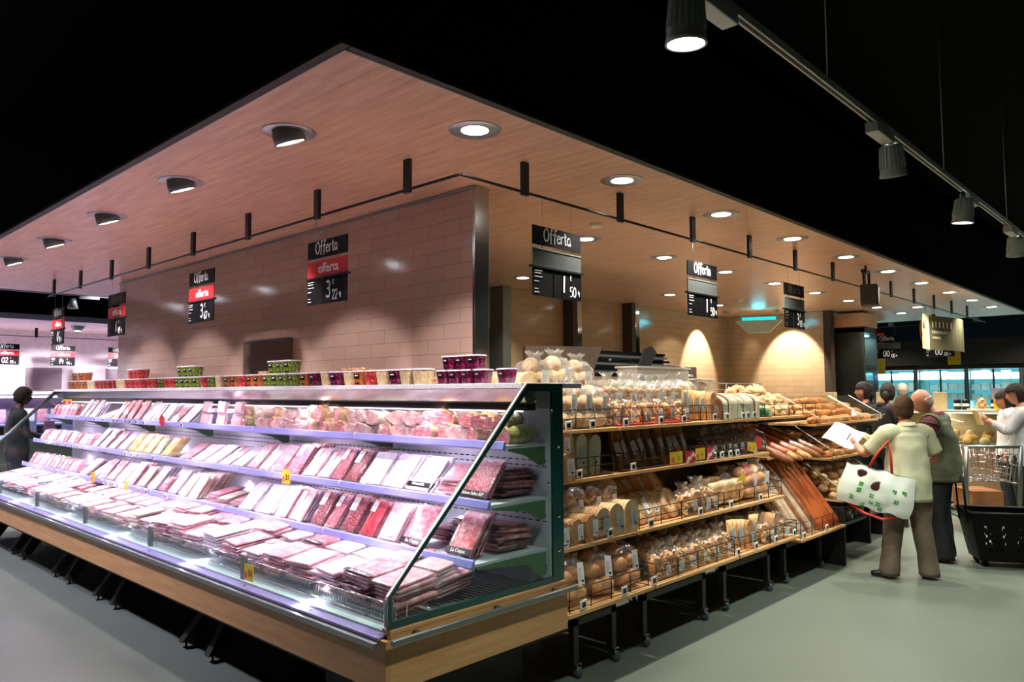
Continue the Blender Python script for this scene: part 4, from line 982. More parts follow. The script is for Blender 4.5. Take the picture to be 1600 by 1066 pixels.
# breadstick pack: many thin sticks in a clear sleeve
def sticks(cm, name='breadstick_pack', L=.26, n=10, w_=.085):
    e = empty(name, (0, 0, -5), label='x', cat='breadstick pack'); mb = MB(); rnd = random.Random(3)
    for k in range(n):
        x = -w_ / 2 + w_ * (k + .5) / n
        for yy in (-.012, .006): mb.tube([(x + rnd.uniform(-.004, .004), yy, .004), (x + rnd.uniform(-.004, .004), yy, L * .5), (x + rnd.uniform(-.006, .006), yy, L - .01)], w_ / n * .55, cm, 6)
    mb.build('breadsticks', e)
    MB().box((-w_ / 2 - .006, -.022, 0), (w_ / 2 + .006, .018, L + .012), m_film, .008).build('sleeve', e)
    sticker(e, .05, .085, .0, -.024, L * .35, 0, m_lblg, tilt=-14); return Kind(e)
BK['sticks'] = sticks(m_pack); BK['sticksL'] = sticks(m_ring, L=.22)
# ring-biscuit bag: rings massed in a bag
def ring_bag(seed, w_=.17, h_=.17):
    e = empty('ring_biscuit_bag', (0, 0, -5), label='x', cat='biscuit bag'); mb = MB(); rnd = random.Random(seed)
    for k in range(30):
        z = .018 + (h_ - .05) * rnd.random(); fr = k % 2 == 0
        c = Vector((rnd.uniform(-w_ * .38, w_ * .38), -.045 if fr else rnd.uniform(-.03, .05), z)); q = Matrix.Translation(c) @ Matrix.Rotation(rnd.uniform(-.8, .8), 4, 'X') @ Matrix.Rotation(rnd.uniform(-.8, .8), 4, 'Z') @ Matrix.Rotation(R(90), 4, 'X')
        mb.tube([q @ Vector((.014 * math.cos(a), .014 * math.sin(a), 0)) for a in [2 * math.pi * i / 8 for i in range(8)]], .0065, m_ring, 5, closed=True)
    o = mb.build('ring_biscuits', e); o['kind'] = 'stuff'
    MB().blob((0, .0, h_ * .42), (w_ * .40, .045, h_ * .36), m_crust, .2, seed=seed, seg=10, rings=6).build('biscuit_core', e)['kind'] = 'stuff'
    bagfilm(MB(), w_ * 1.08, .15, h_, m_bag, seed, .07).build('bag', e); sticker(e, .05, .06, .02, -.079, .03, 0); return Kind(e)
BK['rings'] = ring_bag(5); BK['rings2'] = ring_bag(8, .16, .16)
# flat round bread with a hole, in stacked discs
e = empty('round_flat_bread', (0, 0, -5), label='x', cat='round bread')
mb = MB(); n = 28; rr = [(.022, 0), (.028, .014), (.06, .020), (.085, .014), (.09, 0), (.085, -.01), (.03, -.01), (.022, 0)]
xf = Matrix.Translation((0, 0, .088)) @ Matrix.Rotation(R(90), 4, 'X')
mb.lathe(rr, m_crustL, n, cap=False, xf=xf); mb.build('bread', e)
mb = MB().lathe([(.089, -.012), (.094, 0), (.089, .02)], m_crust, n, cap=False, xf=xf); mb.build('crust_rim', e)
MB().lathe([(.001, .024), (.09, .022), (.1, 0), (.09, -.016), (.001, -.018)], m_film, 20, cap=False, xf=xf).build('film', e)
BK['disc'] = Kind(e)
e = empty('round_flat_bread', (0, 0, -5), label='x', cat='round bread')
MB().lathe([(.001, .02), (.07, .022), (.088, .012), (.092, 0), (.085, -.012), (.001, -.012)], m_crustL, n, cap=False, xf=xf).build('bread', e); sticker(e, .045, .09, 0, -.024, .045, 0, m_lblw, -10)
MB().lathe([(.001, .024), (.09, .022), (.1, 0), (.09, -.016), (.001, -.018)], m_film, 20, cap=False, xf=xf).build('film', e); BK['disclab'] = Kind(e)
# domed pack with a dark cut side
e = empty('arched_bread_pack', (0, 0, -5), label='x', cat='bread pack')
pf = [(-.14, 0), (.12, 0)] + [(-.01 + .13 * math.cos(a), .11 + .075 * math.sin(a)) for a in [math.pi * k / 12 for k in range(0, 13)]]
MB().prism(pf, 'x', -.03, .03, m_cream).build('wrapper', e)
MB().prism([(p[0] * .93 - .0, p[1] * .95 + .004) for p in pf], 'x', -.034, .034, m_crustD).build('bread', e)
BK['arch'] = Kind(e)
# puffed clear bag with crisp pieces
def puff(name, cm, seed, film=m_bag, r=.03, n=18):
    e = empty(name, (0, 0, -5), label='x', cat='snack bag'); mb = MB(); rnd = random.Random(seed)
    for k in range(n):
        c = (rnd.uniform(-.06, .06), rnd.uniform(-.04, .04), .02 + rnd.random() * .10)
        mb.blob(c, (r * rnd.uniform(.6, 1.1), r * rnd.uniform(.5, .9), r * rnd.uniform(.4, .8)), cm, .35, 6, 8, 6, seed=seed + k)
    mb.build('pieces', e)['kind'] = 'stuff'
    bagfilm(MB(), .19, .15, .18, film, seed, .08).build('bag', e); sticker(e, .045, .05, .02, -.079, .04, 0, m_lblg); return Kind(e)
BK['puff'] = puff('crisp_bread_bag', m_crustL, 3, m_bagm); BK['puffo'] = puff('crisp_bread_bag', m_ring, 6, m_bag); BK['snack'] = puff('snack_bag', m_crustD, 9, m_film)
e = empty('brown_pastry_pack', (0, 0, -5), label='x', cat='bread pack')
MB().box((-.075, -.05, 0), (.075, .05, .15), m_crustL, .025).build('wrapper', e)
for sx in (-.03, .035): MB().lathe([(.008, 0), (.02, .008), (.034, 0)], m_crust, 14, cap=False, xf=Matrix.Translation((sx, -.052, .07)) @ Matrix.Rotation(R(90), 4, 'X')).build('printed_pastry', e)
MB().box((-.078, -.053, 0), (.078, .053, .155), m_film, .02).build('film', e)
BK['pastry'] = Kind(e)
NM = {'rollbag': 'clear bag of golden rolls', 'palerolls': 'milky bag of pale rolls', 'loaf': 'sliced brown loaf end-on', 'loafpale': 'pale sliced loaf end-on', 'loaftall': 'short brown loaf pack', 'cream': 'tall cream bread pack',
      'sticks': 'brown breadstick pack', 'sticksL': 'light breadstick pack', 'rings': 'bag of ring biscuits', 'rings2': 'small bag of ring biscuits', 'disc': 'round flat bread with hole', 'disclab': 'round flat bread with sticker',
      'arch': 'arched cream-backed dark bread pack', 'puff': 'milky bag of crisp bread', 'puffo': 'clear bag of orange crisps', 'snack': 'small crinkled snack bag', 'pastry': 'tan pastry pack with printed swirls'}
bc = {}
def shelf_row(li, seq, x0, dy=.11, zo=0, row='front', lean=0, z=None, yf=None, sc=1.1):
    if z is None: z, yf = ZY[li]
    sn = ['top', 'second', 'third', 'lowest', 'baguette'][li]; x = x0
    for kind, wd in seq:
        if kind:
            key = (kind, li, row); bc[key] = bc.get(key, 0) + 1
            BK[kind].put((x + wd / 2, yf + dy * (.6 + .4 * sc) + random.uniform(-.008, .008), z + .001 + zo), (R(lean + random.uniform(-3, 3)), R(random.uniform(-4, 4)), R(random.uniform(-8, 8))),
                '%s, %s from left, %s row, %s bread shelf' % (NM[kind], ORD[bc[key] - 1], row, sn), '%s packs on the %s bread shelf' % (NM[kind], sn), tuple([sc * random.uniform(.95, 1.05)] * 3))
        x += wd
# top shelf
shelf_row(0, [('loafpale', .13), ('cream', .125), ('palerolls', .15), ('palerolls', .17), ('palerolls', .18), ('rings', .16), ('rings', .17), ('rings2', .17), ('rings', .17), ('puffo', .18), ('rings2', .17), (None, .05), ('sticksL', .10), ('sticksL', .10), ('sticksL', .10), ('loaftall', .12)], 3.25, .13)
shelf_row(0, [('arch', .075)] * 8, 5.48, .16)
shelf_row(0, [('palerolls', .2), ('palerolls', .2), ('palerolls', .22), ('puff', .2), ('puff', .2), ('puff', .2), ('puff', .2), ('puff', .2), ('puff', .2), ('arch', .08), ('arch', .08), ('arch', .08), ('arch', .08)], 3.25, .33, .02, 'rear')
shelf_row(0, [('puff', .17)] * 7, 4.12, .20, .12, 'piled upper')
shelf_row(0, [('loafpale', .19), ('palerolls', .22), ('palerolls', .22), ('palerolls', .22)], 3.2, .27, .15, 'piled upper', sc=1.15)
# second shelf
shelf_row(1, [('loaf', .15), ('loaf', .15), ('cream', .13), ('cream', .13), ('cream', .13)], 3.22, .10, sc=1.12)
shelf_row(1, [('sticks', .11)] * 9, 4.10, .10, lean=-14)
shelf_row(1, [('sticks', .11)] * 9, 4.12, .24, .0, 'rear', -14)
shelf_row(1, [('snack', .105)] * 10, 5.20, .11)
shelf_row(1, [('snack', .105)] * 10, 5.22, .28, .0, 'rear')
shelf_row(1, [('loaf', .135)] * 2, 3.25, .14, .145, 'upper')
# third shelf
shelf_row(2, [('loaf', .13), ('loaf', .13), ('loaf', .13), ('loafpale', .14), ('loafpale', .14), ('loafpale', .14)], 3.24, .16)
shelf_row(2, [('puff', .19), ('puff', .19), ('puffo', .19), ('puff', .19)], 3.28, .20, .135, 'piled upper')
shelf_row(2, [('disc', .03), ('disc', .19), ('disclab', .03), ('disclab', .17), ('disc', .03), ('disc', .15)], 4.12, .11, lean=-25, sc=1.2)
shelf_row(2, [('disclab', .15)] * 4, 4.16, .24, .12, 'rear', -34, sc=1.25)
shelf_row(2, [('rings2', .15), ('rings', .15), ('rings2', .14)], 4.72, .11, sc=1.2)
shelf_row(2, [('pastry', .16), ('pastry', .16), ('pastry', .16), ('rollbag', .19), ('rollbag', .19)], 5.18, .12, .02)
shelf_row(2, [('pastry', .16), ('pastry', .16), ('puff', .19), ('puff', .19)], 5.22, .26, .03, 'rear')
# lowest shelf
shelf_row(3, [('rollbag', .27), ('rollbag', .27), ('rollbag', .26)], 3.22, .12, lean=-14, sc=1.22)
shelf_row(3, [('rollbag', .2)] * 4, 3.24, .30, .03, 'rear', -12)
shelf_row(3, [('rings', .17), ('rings', .17), ('rings2', .16), ('rings', .17), ('rings2', .16), ('rings', .17)], 4.12, .11)
shelf_row(3, [('rings', .17), ('puffo', .18), ('rings', .17), ('puffo', .18), ('rings', .17), ('puffo', .18)], 4.14, .28, .02, 'rear')
shelf_row(3, [('sticksL', .11), ('sticksL', .11), ('loaftall', .13), ('sticksL', .11), ('rings2', .16), ('loaftall', .13), ('rings2', .15)], 5.20, .10)
shelf_row(3, [('puffo', .18)] * 5, 5.22, .28, .02, 'rear')
# red tray packs under the top-shelf biscuits
rt = MB().box((-.11, -.07, 0), (.11, .07, .012), m_red, .004).build('red_tray'); rt.location = (0, 0, -5); tag(rt, 'x', 'tray'); RT = Kind(rt)
for i in range(4): RT.put((4.2 + .235 * i, 2.96, 1.412), (0, 0, 0), 'shiny red pack base, %s from the left under the ring biscuits' % ORD[i], 'red trays on the top bread shelf')
# promotion tags on the second shelf
promo((4.72, 2.845, 1.125), (0, 0, 0), .17, .085, 'left yellow promotion tag on the second bread shelf, marked 1', '1')
promo((4.90, 2.838, 1.115), (0, 0, 0), .12, .09, 'left red diagonal offer tag on the second bread shelf', 'offerta', True)
promo((5.06, 2.845, 1.13), (0, 0, 0), .14, .085, 'right yellow promotion tag on the second bread shelf, marked 1', '1')
promo((5.20, 2.838, 1.12), (0, 0, 0), .11, .095, 'right red diagonal offer tag on the second bread shelf', 'offerta', True)
promo((5.88, 2.83, 1.14), (0, R(8), 0), .15, .075, 'tilted yellow promotion tag by the third rack end', '2')
promo((6.0, 2.835, 1.16), (0, R(14), 0), .11, .10, 'tilted red offer tag by the third rack end', None, True)
promo((5.62, 2.80, .905), (0, R(-22), 0), .18, .06, 'yellow tag leaning on the tan pastry packs', None)
promo((5.75, 2.83, .93), (0, R(20), 0), .10, .11, 'red folded tag above the tan pastry packs', None, True)
# milky storage box on the top shelf, glass-edged
e = empty('storage_box', (5.35, 3.42, 1.46), label='translucent grey storage box behind the ring biscuits', cat='box')
MB().box((-.40, -.10, 0), (.40, .10, .37), mat_clear('frosted_box', (214, 212, 200), .1, .3, milky=.72), .02).build('body', e)
MB().box((-.41, -.11, .365), (.41, .11, .38), m_white, .004).build('rim', e)
# baguettes
def bag(cm, film, seed):
    e = empty('baguette', (0, 0, -5), label='x', cat='baguette'); mb = MB()
    mb.tube([(0, 0, .01), (0, 0, .05), (.004, 0, .3), (-.003, 0, .55), (0, 0, .66), (0, 0, .70)], [.012, .03, .036, .035, .028, .01], cm, 12)
    mb.build('bread', e)
    MB().tube([(0, 0, 0), (0, 0, .04), (0, 0, .56), (0, 0, .60)], [.03, .041, .040, .037], film, 10).build('sleeve', e)
    return Kind(e)
BG = {'orange': bag(m_crust, m_paper, 1), 'clear': bag(m_crustD, m_film, 2), 'cream': bag(m_crustL, m_bagm, 3)}
GN = {'orange': 'baguette in orange-brown paper sleeve', 'clear': 'dark baguette in clear sleeve', 'cream': 'pale baguette in milky sleeve'}
gc = {}
for i, kind in enumerate(['cream', 'cream', 'clear', 'cream', 'clear', 'orange', 'orange', 'orange', 'orange', 'orange']):
    for r_ in range(2):
        gc[(kind, r_)] = gc.get((kind, r_), 0) + 1
        BG[kind].put((6.35 + .098 * i, 2.66 + .09 * r_, .40), (R(-33 + 3 * r_), R(-9), 0), '%s, %s from left, %s slanted row' % (GN[kind], ORD[gc[(kind, r_)] - 1], ['front', 'rear'][r_]), 'baguettes standing slanted in the last bread rack')
for i in range(9):
    kind = ['clear', 'clear', 'orange', 'clear', 'orange', 'orange', 'clear', 'clear', 'clear'][i]
    gc[(kind, 9)] = gc.get((kind, 9), 0) + 1
    BG[kind].put((6.36 + .105 * i, 3.40, 1.30 - .02 * (i % 2)), (R(112), 0, R(4)), '%s, %s from left, lying end to aisle' % (GN[kind], ORD[gc[(kind, 9)] - 1]), 'baguettes lying on the upper level of the last rack')
# crumpled brown loaves and green bag on top of the last rack
m_crump = mat_mottle('crumpled_flatbread', [(170, 118, 70), (222, 184, 134), (240, 214, 174)], 8, .7, 4, .5)
o = MB().blob((0, 0, .05), (.085, .07, .06), m_crump, .9, 9, 18, 14, seed=4).build('crumpled_flatbread'); o.location = (0, 0, -5); tag(o, 'x', 'flatbread')
CF = Kind(o); k = 0
for lay, n in ((0, 7), (1, 6), (2, 4)):
    for i in range(n):
        CF.put((6.32 + .15 * i + .05 * lay, 3.12 + .06 * lay, 1.402 + .085 * lay), (random.uniform(-.5, .5), random.uniform(-.5, .5), random.uniform(0, 6)), 'crumpled golden flatbread, %s from left, %s layer, last rack' % (ORD[i], ['bottom', 'middle', 'top'][lay]), 'crumpled flatbreads on top of the last rack')
e = empty('green_bag', (6.5, 3.02, 1.402), (0, R(20), 0), 'green and white bag lying before the crumpled flatbreads', 'bag')
MB().blob((0, 0, .04), (.14, .06, .045), mat_mottle('green_white_film', [(20, 110, 60), (60, 160, 90), (220, 236, 224)], 12, .25, 3, .4), .4, 7, 16, 10).build('pouch', e)
front_wire(6.32, 7.6, 1.402, 2.97, .10, 'black wire front before the crumpled flatbreads')
e = empty('wire_cage', (6.35, 3.42, 1.41), label='tall grey wire frame behind the crumpled flatbreads', cat='wire rack')
mb = MB()
for z in (0.02, .12, .24, .30): mb.tube([(0, 0, z), (1.0, 0, z)], .004, m_lampgrey, 5)
for x in (0, .25, .5, .75, 1.0): mb.tube([(x, 0, 0), (x, 0, .30)], .004, m_lampgrey, 5)
mb.build('wires', e)
for k, wn in enumerate(('lowest', 'middle', 'topmost')):
    e = empty('clear_tub', (6.02, 3.375, 1.412 + .113 * k), label='clear lidded tub of pale biscuits by the wire frame, %s of its stack' % wn, cat='tub', group='clear tubs stacked by the wire frame')
    MB().box((-.12, -.075, 0), (.12, .075, .10), m_bagm, .015).build('body', e); MB().box((-.13, -.082, .10), (.13, .082, .112), mat('tub_lid_200', (200, 214, 200), .3), .003).build('lid', e); MB().blob((0, 0, .045), (.1, .055, .04), m_crustL, .3).build('biscuits', e)
# ---------------------------------------------------------------- loose roll bins
ro = MB().blob((0, 0, .03), (.055, .045, .034), m_crust, .12, 4, 12, 8).build('bread_roll'); ro.location = (0, 0, -5); tag(ro, 'x', 'bread roll'); R1 = Kind(ro)
ro = MB().blob((0, 0, .032), (.05, .048, .036), m_crustL, .1, 4, 12, 8).build('bread_roll'); ro.location = (0, 0, -5); tag(ro, 'x', 'bread roll'); R2 = Kind(ro)
ro = MB().blob((0, 0, .03), (.10, .035, .032), m_crust, .1, 4, 12, 8).build('bread_roll'); ro.location = (0, 0, -5); tag(ro, 'x', 'bread roll'); R3 = Kind(ro)
def binn(x0, x1, y0, z0, h, label, kinds, nx, ny, nl, bn):
    e = empty('roll_bin', (x0, y0, z0), label=label, cat='bread bin', group=None)
    W = x1 - x0; D = .48
    MB().box((0, 0, -.02), (W, D, 0), m_plank).build('base', e)
    MB().add([(0, -.03, 0), (W, -.03, 0), (W, -.075, h * .55), (0, -.075, h * .55)], [(0, 1, 2, 3)], m_acr).build('front_lip', e)
    MB().add([(0, -.03, h * .62), (W, -.03, h * .62), (W, .32, h + .17), (0, .32, h + .17)], [(0, 1, 2, 3)], m_acr).build('sloped_lid', e)
    for x in (0.004, W - .004): MB().add([(x, -.03, 0), (x, D, 0), (x, D, h + .15), (x, .32, h + .17), (x, -.03, h * .62)], [(0, 1, 2, 3, 4)], m_acr).build('side_pane', e)
    mb = MB()
    for x in (0.0, W): mb.tube([(x, -.03, 0), (x, -.03, h * .62), (x, .32, h + .17)], .005, m_acr_edge, 5)
    mb.tube([(0, -.075, h * .55), (W, -.075, h * .55)], .004, m_acr_edge, 5); mb.build('pane_edges', e)
    n = 0
    for l in range(nl):
        for i in range(nx):
            for j in range(ny):
                K = kinds[(i * 3 // nx) % len(kinds)]
                K.put((x0 + W * (i + .5 + .3 * random.uniform(-1, 1)) / nx, y0 + .03 + .40 * (j + .5) / ny, z0 + .002 + .052 * l + .06 * j), (random.uniform(-.25, .25), random.uniform(-.2, .2), random.uniform(-.9, .9)),
                      'bread roll in %s, %s from left, %s row, %s layer' % (bn, ORD[i], ORD[j], ['lower', 'upper', 'third'][l]), 'loose rolls in the acrylic bins', tuple([random.uniform(.9, 1.15)] * 3))
m_acr_edge = mat('acrylic_edge', (214, 220, 210), .15)
binn(7.36, 8.55, 2.88, 1.31, .10, 'clear acrylic top bin of golden rolls beside the last rack', [R3, R1, R3], 9, 4, 1, 'top bin')
binn(7.36, 8.55, 2.76, .985, .13, 'clear acrylic middle bin of flat pale rolls', [R1, R3, R2], 8, 4, 1, 'middle bin')
binn(7.36, 8.55, 2.66, .60, .15, 'clear acrylic lowest bin heaped with round rolls', [R2, R2, R1], 9, 4, 3, 'lowest bin')
binn(8.60, 9.2, 2.88, 1.31, .10, 'second clear acrylic top bin, farther along the aisle', [R1, R1, R3], 4, 3, 1, 'farther top bin')
e = empty('bin_stand', (7.36, 2.8, 0), label='black stand carrying the acrylic roll bins', cat='stand')
mb = MB().box((0, .62, .1), (1.84, .66, 1.45), m_brown); mb.build('rear_board', e)
for x in (0.0, 1.19, 1.80):
    MB().box((x, .0, 0), (x + .035, .62, .57), m_black).build('side_board', e)
    MB().box((x, .12, .58), (x + .02, .62, 1.29), m_acr).build('side_pane', e)
MB().box((.04, .02, .27), (1.8, .5, .30), m_dark).build('low_shelf', e)
MB().box((.04, -.12, .556), (1.19, .60, .578), m_brown).build('bin_support', e); MB().box((.04, -.02, .94), (1.19, .60, .963), m_brown).build('bin_support', e); MB().box((.04, .11, 1.26), (1.8, .60, 1.285), m_brown).build('bin_support', e)
for i in range(6):
    for r_ in range(2):
        BK['snack'].put((7.50 + .185 * i, 2.92 + .17 * r_, .302), (0, 0, 0), 'crinkled snack bag under roll bins, %s from left, %s row' % (ORD[i], ['front', 'rear'][r_]), 'snack bags on the low shelf under the roll bins', (1.1, 1.1, 1.0))
front_wire(7.42, 8.52, .302, 2.83, .10, 'black wire front before the snack bags under the roll bins')
for x in (7.6, 8.1): PT.put((x, 2.825, .34), (0, 0, R(90)), 'white price tag before the snack bags, %s one' % ('left' if x < 8 else 'right'), 'price tags on the bread racks')
# ---------------------------------------------------------------- bakery interior behind the racks
e = empty('bakery_counter', (4.2, 3.75, 0), label='dark work counter inside the bakery behind the bread racks', cat='counter')
MB().box((0, 0, 0), (6.2, .7, 1.0), m_brown).build('body', e); MB().box((-.02, -.02, 1.0), (6.22, .72, 1.04), m_steel, .004).build('worktop', e)
e = empty('slanted_steel_hood', (5.05, 4.6, 1.80), label='slanted steel louvre hood standing behind the bread racks', cat='hood')
mb = MB().prism([(0, .02), (1.0, 0), (1.0, .0), (1.18, .30), (0, .26)], 'y', 0, .03, mat('brown_hood_side', (92, 80, 70), .4, .3)); mb.build('left_panel', e)
mb = MB()
for k in range(6): mb.box((1.02 + .035 * k, -.05 + .05 * k, .03 + .045 * k), (2.55 + .03 * k, 0.02 + .05 * k, .052 + .045 * k), m_chrome if k % 2 else m_steelD)
mb.build('louvres', e)
mb = MB()
for k in range(5): mb.box((1.10 + .37 * k, .0, .02), (1.115 + .37 * k, .30, .05), m_black)
mb.box((1.0, .22, 0), (2.7, .30, .26), m_black); mb.build('back_frame', e)
MB().prism([(1.62, .0), (1.80, .0), (2.02, .26), (1.92, .33), (1.80, .30)], 'y', -.12, -.09, m_black).build('strut_cover', e)
for lx in (.1, 2.5): MB().box((lx, .05, -1.80), (lx + .04, .09, .02), m_dark).build('leg', e)
for i, x in enumerate((11.1, 11.62)):
    e = empty('wall_poster', (x, 6.69, 1.45), label='%s dark brown poster with cream lettering on the bakery wall' % ['left', 'right'][i], cat='poster', group='posters on the bakery wall')
    MB().box((-.2, -.006, 0), (.2, 0, .60), mat('poster_brown', (56, 40, 40), .5)).build('sheet', e)
    mb = MB()
    for q in range(3): mb.box((-.17, -.0085, .22 - .08 * q), (.14 + .02 * q, -.0065, .25 - .08 * q), m_lblw)
    for q in range(5): mb.blob((-.06 + .03 * q, -.008, .44 + .02 * (q % 2)), (.01, .002, .012), m_lblw, seg=6, rings=4)
    mb.build('print', e)
# insect lamp
e = empty('insect_lamp', (11.9, 5.55, 2.60), (0, 0, R(-65)), 'grey trough-shaped insect lamp glowing turquoise at the bakery ceiling', 'lamp')
MB().add([(-.17, -.07, 0), (.17, -.07, 0), (.17, .07, 0), (-.17, .07, 0), (-.37, -.12, .20), (.37, -.12, .20), (.37, .12, .20), (-.37, .12, .20)], [(0, 3, 2, 1), (0, 1, 5, 4), (1, 2, 6, 5), (2, 3, 7, 6), (3, 0, 4, 7)], mat('lamp_trough_grey', (196, 200, 176), .45)).build('trough', e)
MB().tube([(-.27, 0, .235), (.27, 0, .235)], .03, mat_emit('turquoise_tube', (30, 215, 225), 1.3), 10).build('tube', e)
MB().tube([(-.3, .0, .20), (-.3, 0, .40)], .006, m_steelD, 6).tube([(.3, 0, .20), (.3, 0, .40)], .006, m_steelD, 6).build('hangers', e)
lamp('POINT', 'tube_light', (0, 0, .27), 6.0, (.12, .8, 1), e, None, .12)
# wall washer spots for the inner walls
for i, (p, a) in enumerate([((12.35, 5.45, 2.93), (.60, .0, -.8)), ((11.9, 6.15, 2.93), (.0, .6, -.85))]):
    e = empty('wall_washer_lamp', (p[0], p[1], 3.0), label='small recessed spotlight washing the %s bakery wall' % ['side', 'back'][i], cat='ceiling light')
    MB().lathe([(.05, -.02), (.06, -.02), (.065, 0), (.05, 0)], m_galv, 18, cap=False).build('ring', e); p = (0, 0, -.06)
    o = lamp('SPOT', 'wall_washer_light', p, 230, (1, .93, .80), e, a, .03, angle=66, blend=.35)
def smoke(loc, label):
    e = empty('smoke_detector', loc, (0, 0, 0), label, 'smoke detector')
    MB().lathe([(.055, 0), (.055, -.012), (.045, -.03), (.03, -.034), (.001, -.034)], mat('beige_plastic', (214, 204, 180), .4), 24, cap=False).build('housing', e)
    MB().lathe([(.046, -.018), (.048, -.02), (.046, -.024)], m_lampgrey, 24, cap=False).build('vent', e)
smoke((4.83, 3.62, ZC), 'round beige smoke detector on the canopy behind the first bread sign')
smoke((10.5, 5.2, ZC), 'small smoke detector near the insect lamp'); smoke((13.6, 3.55 + .5, ZC), 'small round detector near the far canopy end')
e = empty('loudspeaker', (9.0, 2.86, 2.60), (0, 0, R(14)), 'dark grey box speaker hung from the canopy beside the sign rod', 'loudspeaker')
MB().box((-.12, -.09, 0), (.12, .09, .24), mat('speaker_grey', (58, 58, 54), .5), .012).build('cabinet', e)
MB().box((-.10, -.096, .02), (.10, -.09, .22), m_dark).build('grille', e); MB().box((-.015, -.015, .24), (.015, .015, .40), m_iron).build('bracket', e)
e = empty('security_camera', (8.55, 2.75, ZC), label='small black ceiling camera beside the box speaker', cat='camera')
MB().tube([(0, 0, 0), (0, 0, -.06)], .012, m_iron, 8).build('stem', e); MB().tube([(-.09, 0, -.07), (.06, 0, -.07)], .022, m_iron, 10).build('body', e)
# hanging loaf banner
e = empty('hanging_banner', (12.42, 2.93, 2.22), (0, 0, 0), 'curved olive banner with a loaf picture hanging over the aisle', 'banner')
mb = MB(); vs = []; n = 16; 
for i in range(n + 1):
    u = i / n; x = -1.1 + 2.2 * u; y = .09 * math.sin(u * 6.0)
    for z in (.0, .50):
        for dy in (0, .006): vs.append((x, y + dy, z))
fs1 = []; fs2 = []
for i in range(n):
    a = 4 * i; q = [(a, a + 4, a + 6, a + 2), (a + 1, a + 3, a + 7, a + 5), (a + 2, a + 6, a + 7, a + 3), (a, a + 1, a + 5, a + 4)]
    (fs1 if i < 5 else fs2).extend(q)
mb.add(vs, fs1, mat('cream_banner', (236, 214, 160), .5)); mb.add(vs, fs2, mat('olive_banner', (96, 92, 66), .5)); mb.build('cloth', e)
MB().blob((-.78, .07, .25), (.16, .012, .19), m_crust, seg=16, rings=10).blob((-.78, .056, .33), (.05, .008, .05), m_crustD, seg=8, rings=6).build('loaf_print', e)
mb = MB(); bi = mat('banner_ink', (206, 202, 176), .6)
for z, n, hh in ((.33, 6, .085), (.24, 9, .04), (.16, 6, .035)):
    for q in range(n): x = -.32 + q * hh * 1.25; u = (x + 1.1) / 2.2; mb.box((x, .09 * math.sin(u * 6) - .014, z), (x + hh * .45, .09 * math.sin(u * 6) - .008, z + hh), bi)
mb.build('faint_lettering', e)
MB().tube([(-.9, 0, .5), (-.9, 0, .60)], .002, m_steelD, 4).tube([(.9, 0, .5), (.9, 0, .60)], .002, m_steelD, 4).build('cords', e)
# ---------------------------------------------------------------- glass drinks cabinet at the wall end
e = empty('glass_cabinet', (13.3, 4.35, 0), label='tall lit glass drinks cabinet at the end of the bakery wall', cat='refrigerator')
MB().box((0, 0, 0), (.06, .6, 2.7), m_dark).box((.0, 0, 2.62), (.7, .6, 2.72), m_brown).box((.64, 0, 0), (.7, .6, 2.7), m_dark).box((0, 0, 0), (.7, .6, .2), m_dark).build('frame', e)
MB().box((-.0, -.01, 2.72), (.7, .6, 2.95), mat('tan_header_box', (196, 146, 104), .5)).build('header', e)
mb = MB()
for z in (.6, 1.0, 1.4, 1.75, 2.05): mb.box((.07, .03, z), (.63, .57, z + .015), m_acr)
mb.build('shelves', e)
MB().box((.02, -.012, .2), (.66, 0, 2.6), m_glassG).box((-.012, 0.02, .2), (0, .58, 2.6), m_glassG).build('glass_doors', e)
MB().box((.1, .1, 2.57), (.6, .5, 2.6), mat_emit('cyan_tube', (150, 230, 255), 6)).build('lamp_tube', e)
lamp('AREA', 'cabinet_light', (.35, .3, 2.55), 14, (.55, .9, 1), e, None, .4)
btm = [mat('bottle_blue', (70, 130, 170), .2), mat('bottle_green', (60, 130, 90), .2), mat('bottle_white', (214, 230, 236), .3), mat('bottle_red', (170, 50, 60), .3)]
def bottle_proto(m, h=.26, r=.035, nm='drink_bottle'):
    b = MB().lathe([(r * .9, 0), (r, .01), (r, h * .55), (r * .45, h * .75), (r * .35, h * .92)], m, 12).build(nm); b.location = (0, 0, -5); tag(b, 'x', 'bottle')
    MB().lathe([(r * .42, h * .9), (r * .42, h)], m_white, 10).build('cap', b); return Kind(b)
BT = [bottle_proto(m) for m in btm]; BTN = ['blue', 'green', 'white', 'red']
for zi, z in enumerate((.615, 1.015, 1.415, 1.765)):
    for j in range(5):
        c = (zi + j) % 4; BT[c].put((13.3 + .12, 4.42 + .11 * j, z), (0, 0, 0), '%s bottle in tall glass cabinet, %s from right on its %s shelf' % (BTN[c], ORD[j], ORD[zi]), 'bottles in the tall glass cabinet')
def fill_lamp(x, y, z, col, label, pw=1.0):  # unseen pendant added to brighten the aisles and far areas
    e = empty('added_fill_lamp', (x, y, z), label=label, cat='ceiling light')
    MB().lathe([(.03, .16), (.11, .12), (.17, .0), (.16, .0)], m_lampgrey, 20, cap=False).tube([(0, 0, .15), (0, 0, 4.2 - z)], .006, m_black, 6).build('shade', e)
    MB().blob((0, 0, .03), (.05, .05, .05), m_lens, seg=12, rings=8).build('bulb_globe', e)
    lamp('SPOT', 'bulb', (0, 0, -.04), P_FAR * pw, col, e, (0, 0, -1), .1, angle=118, blend=.8)
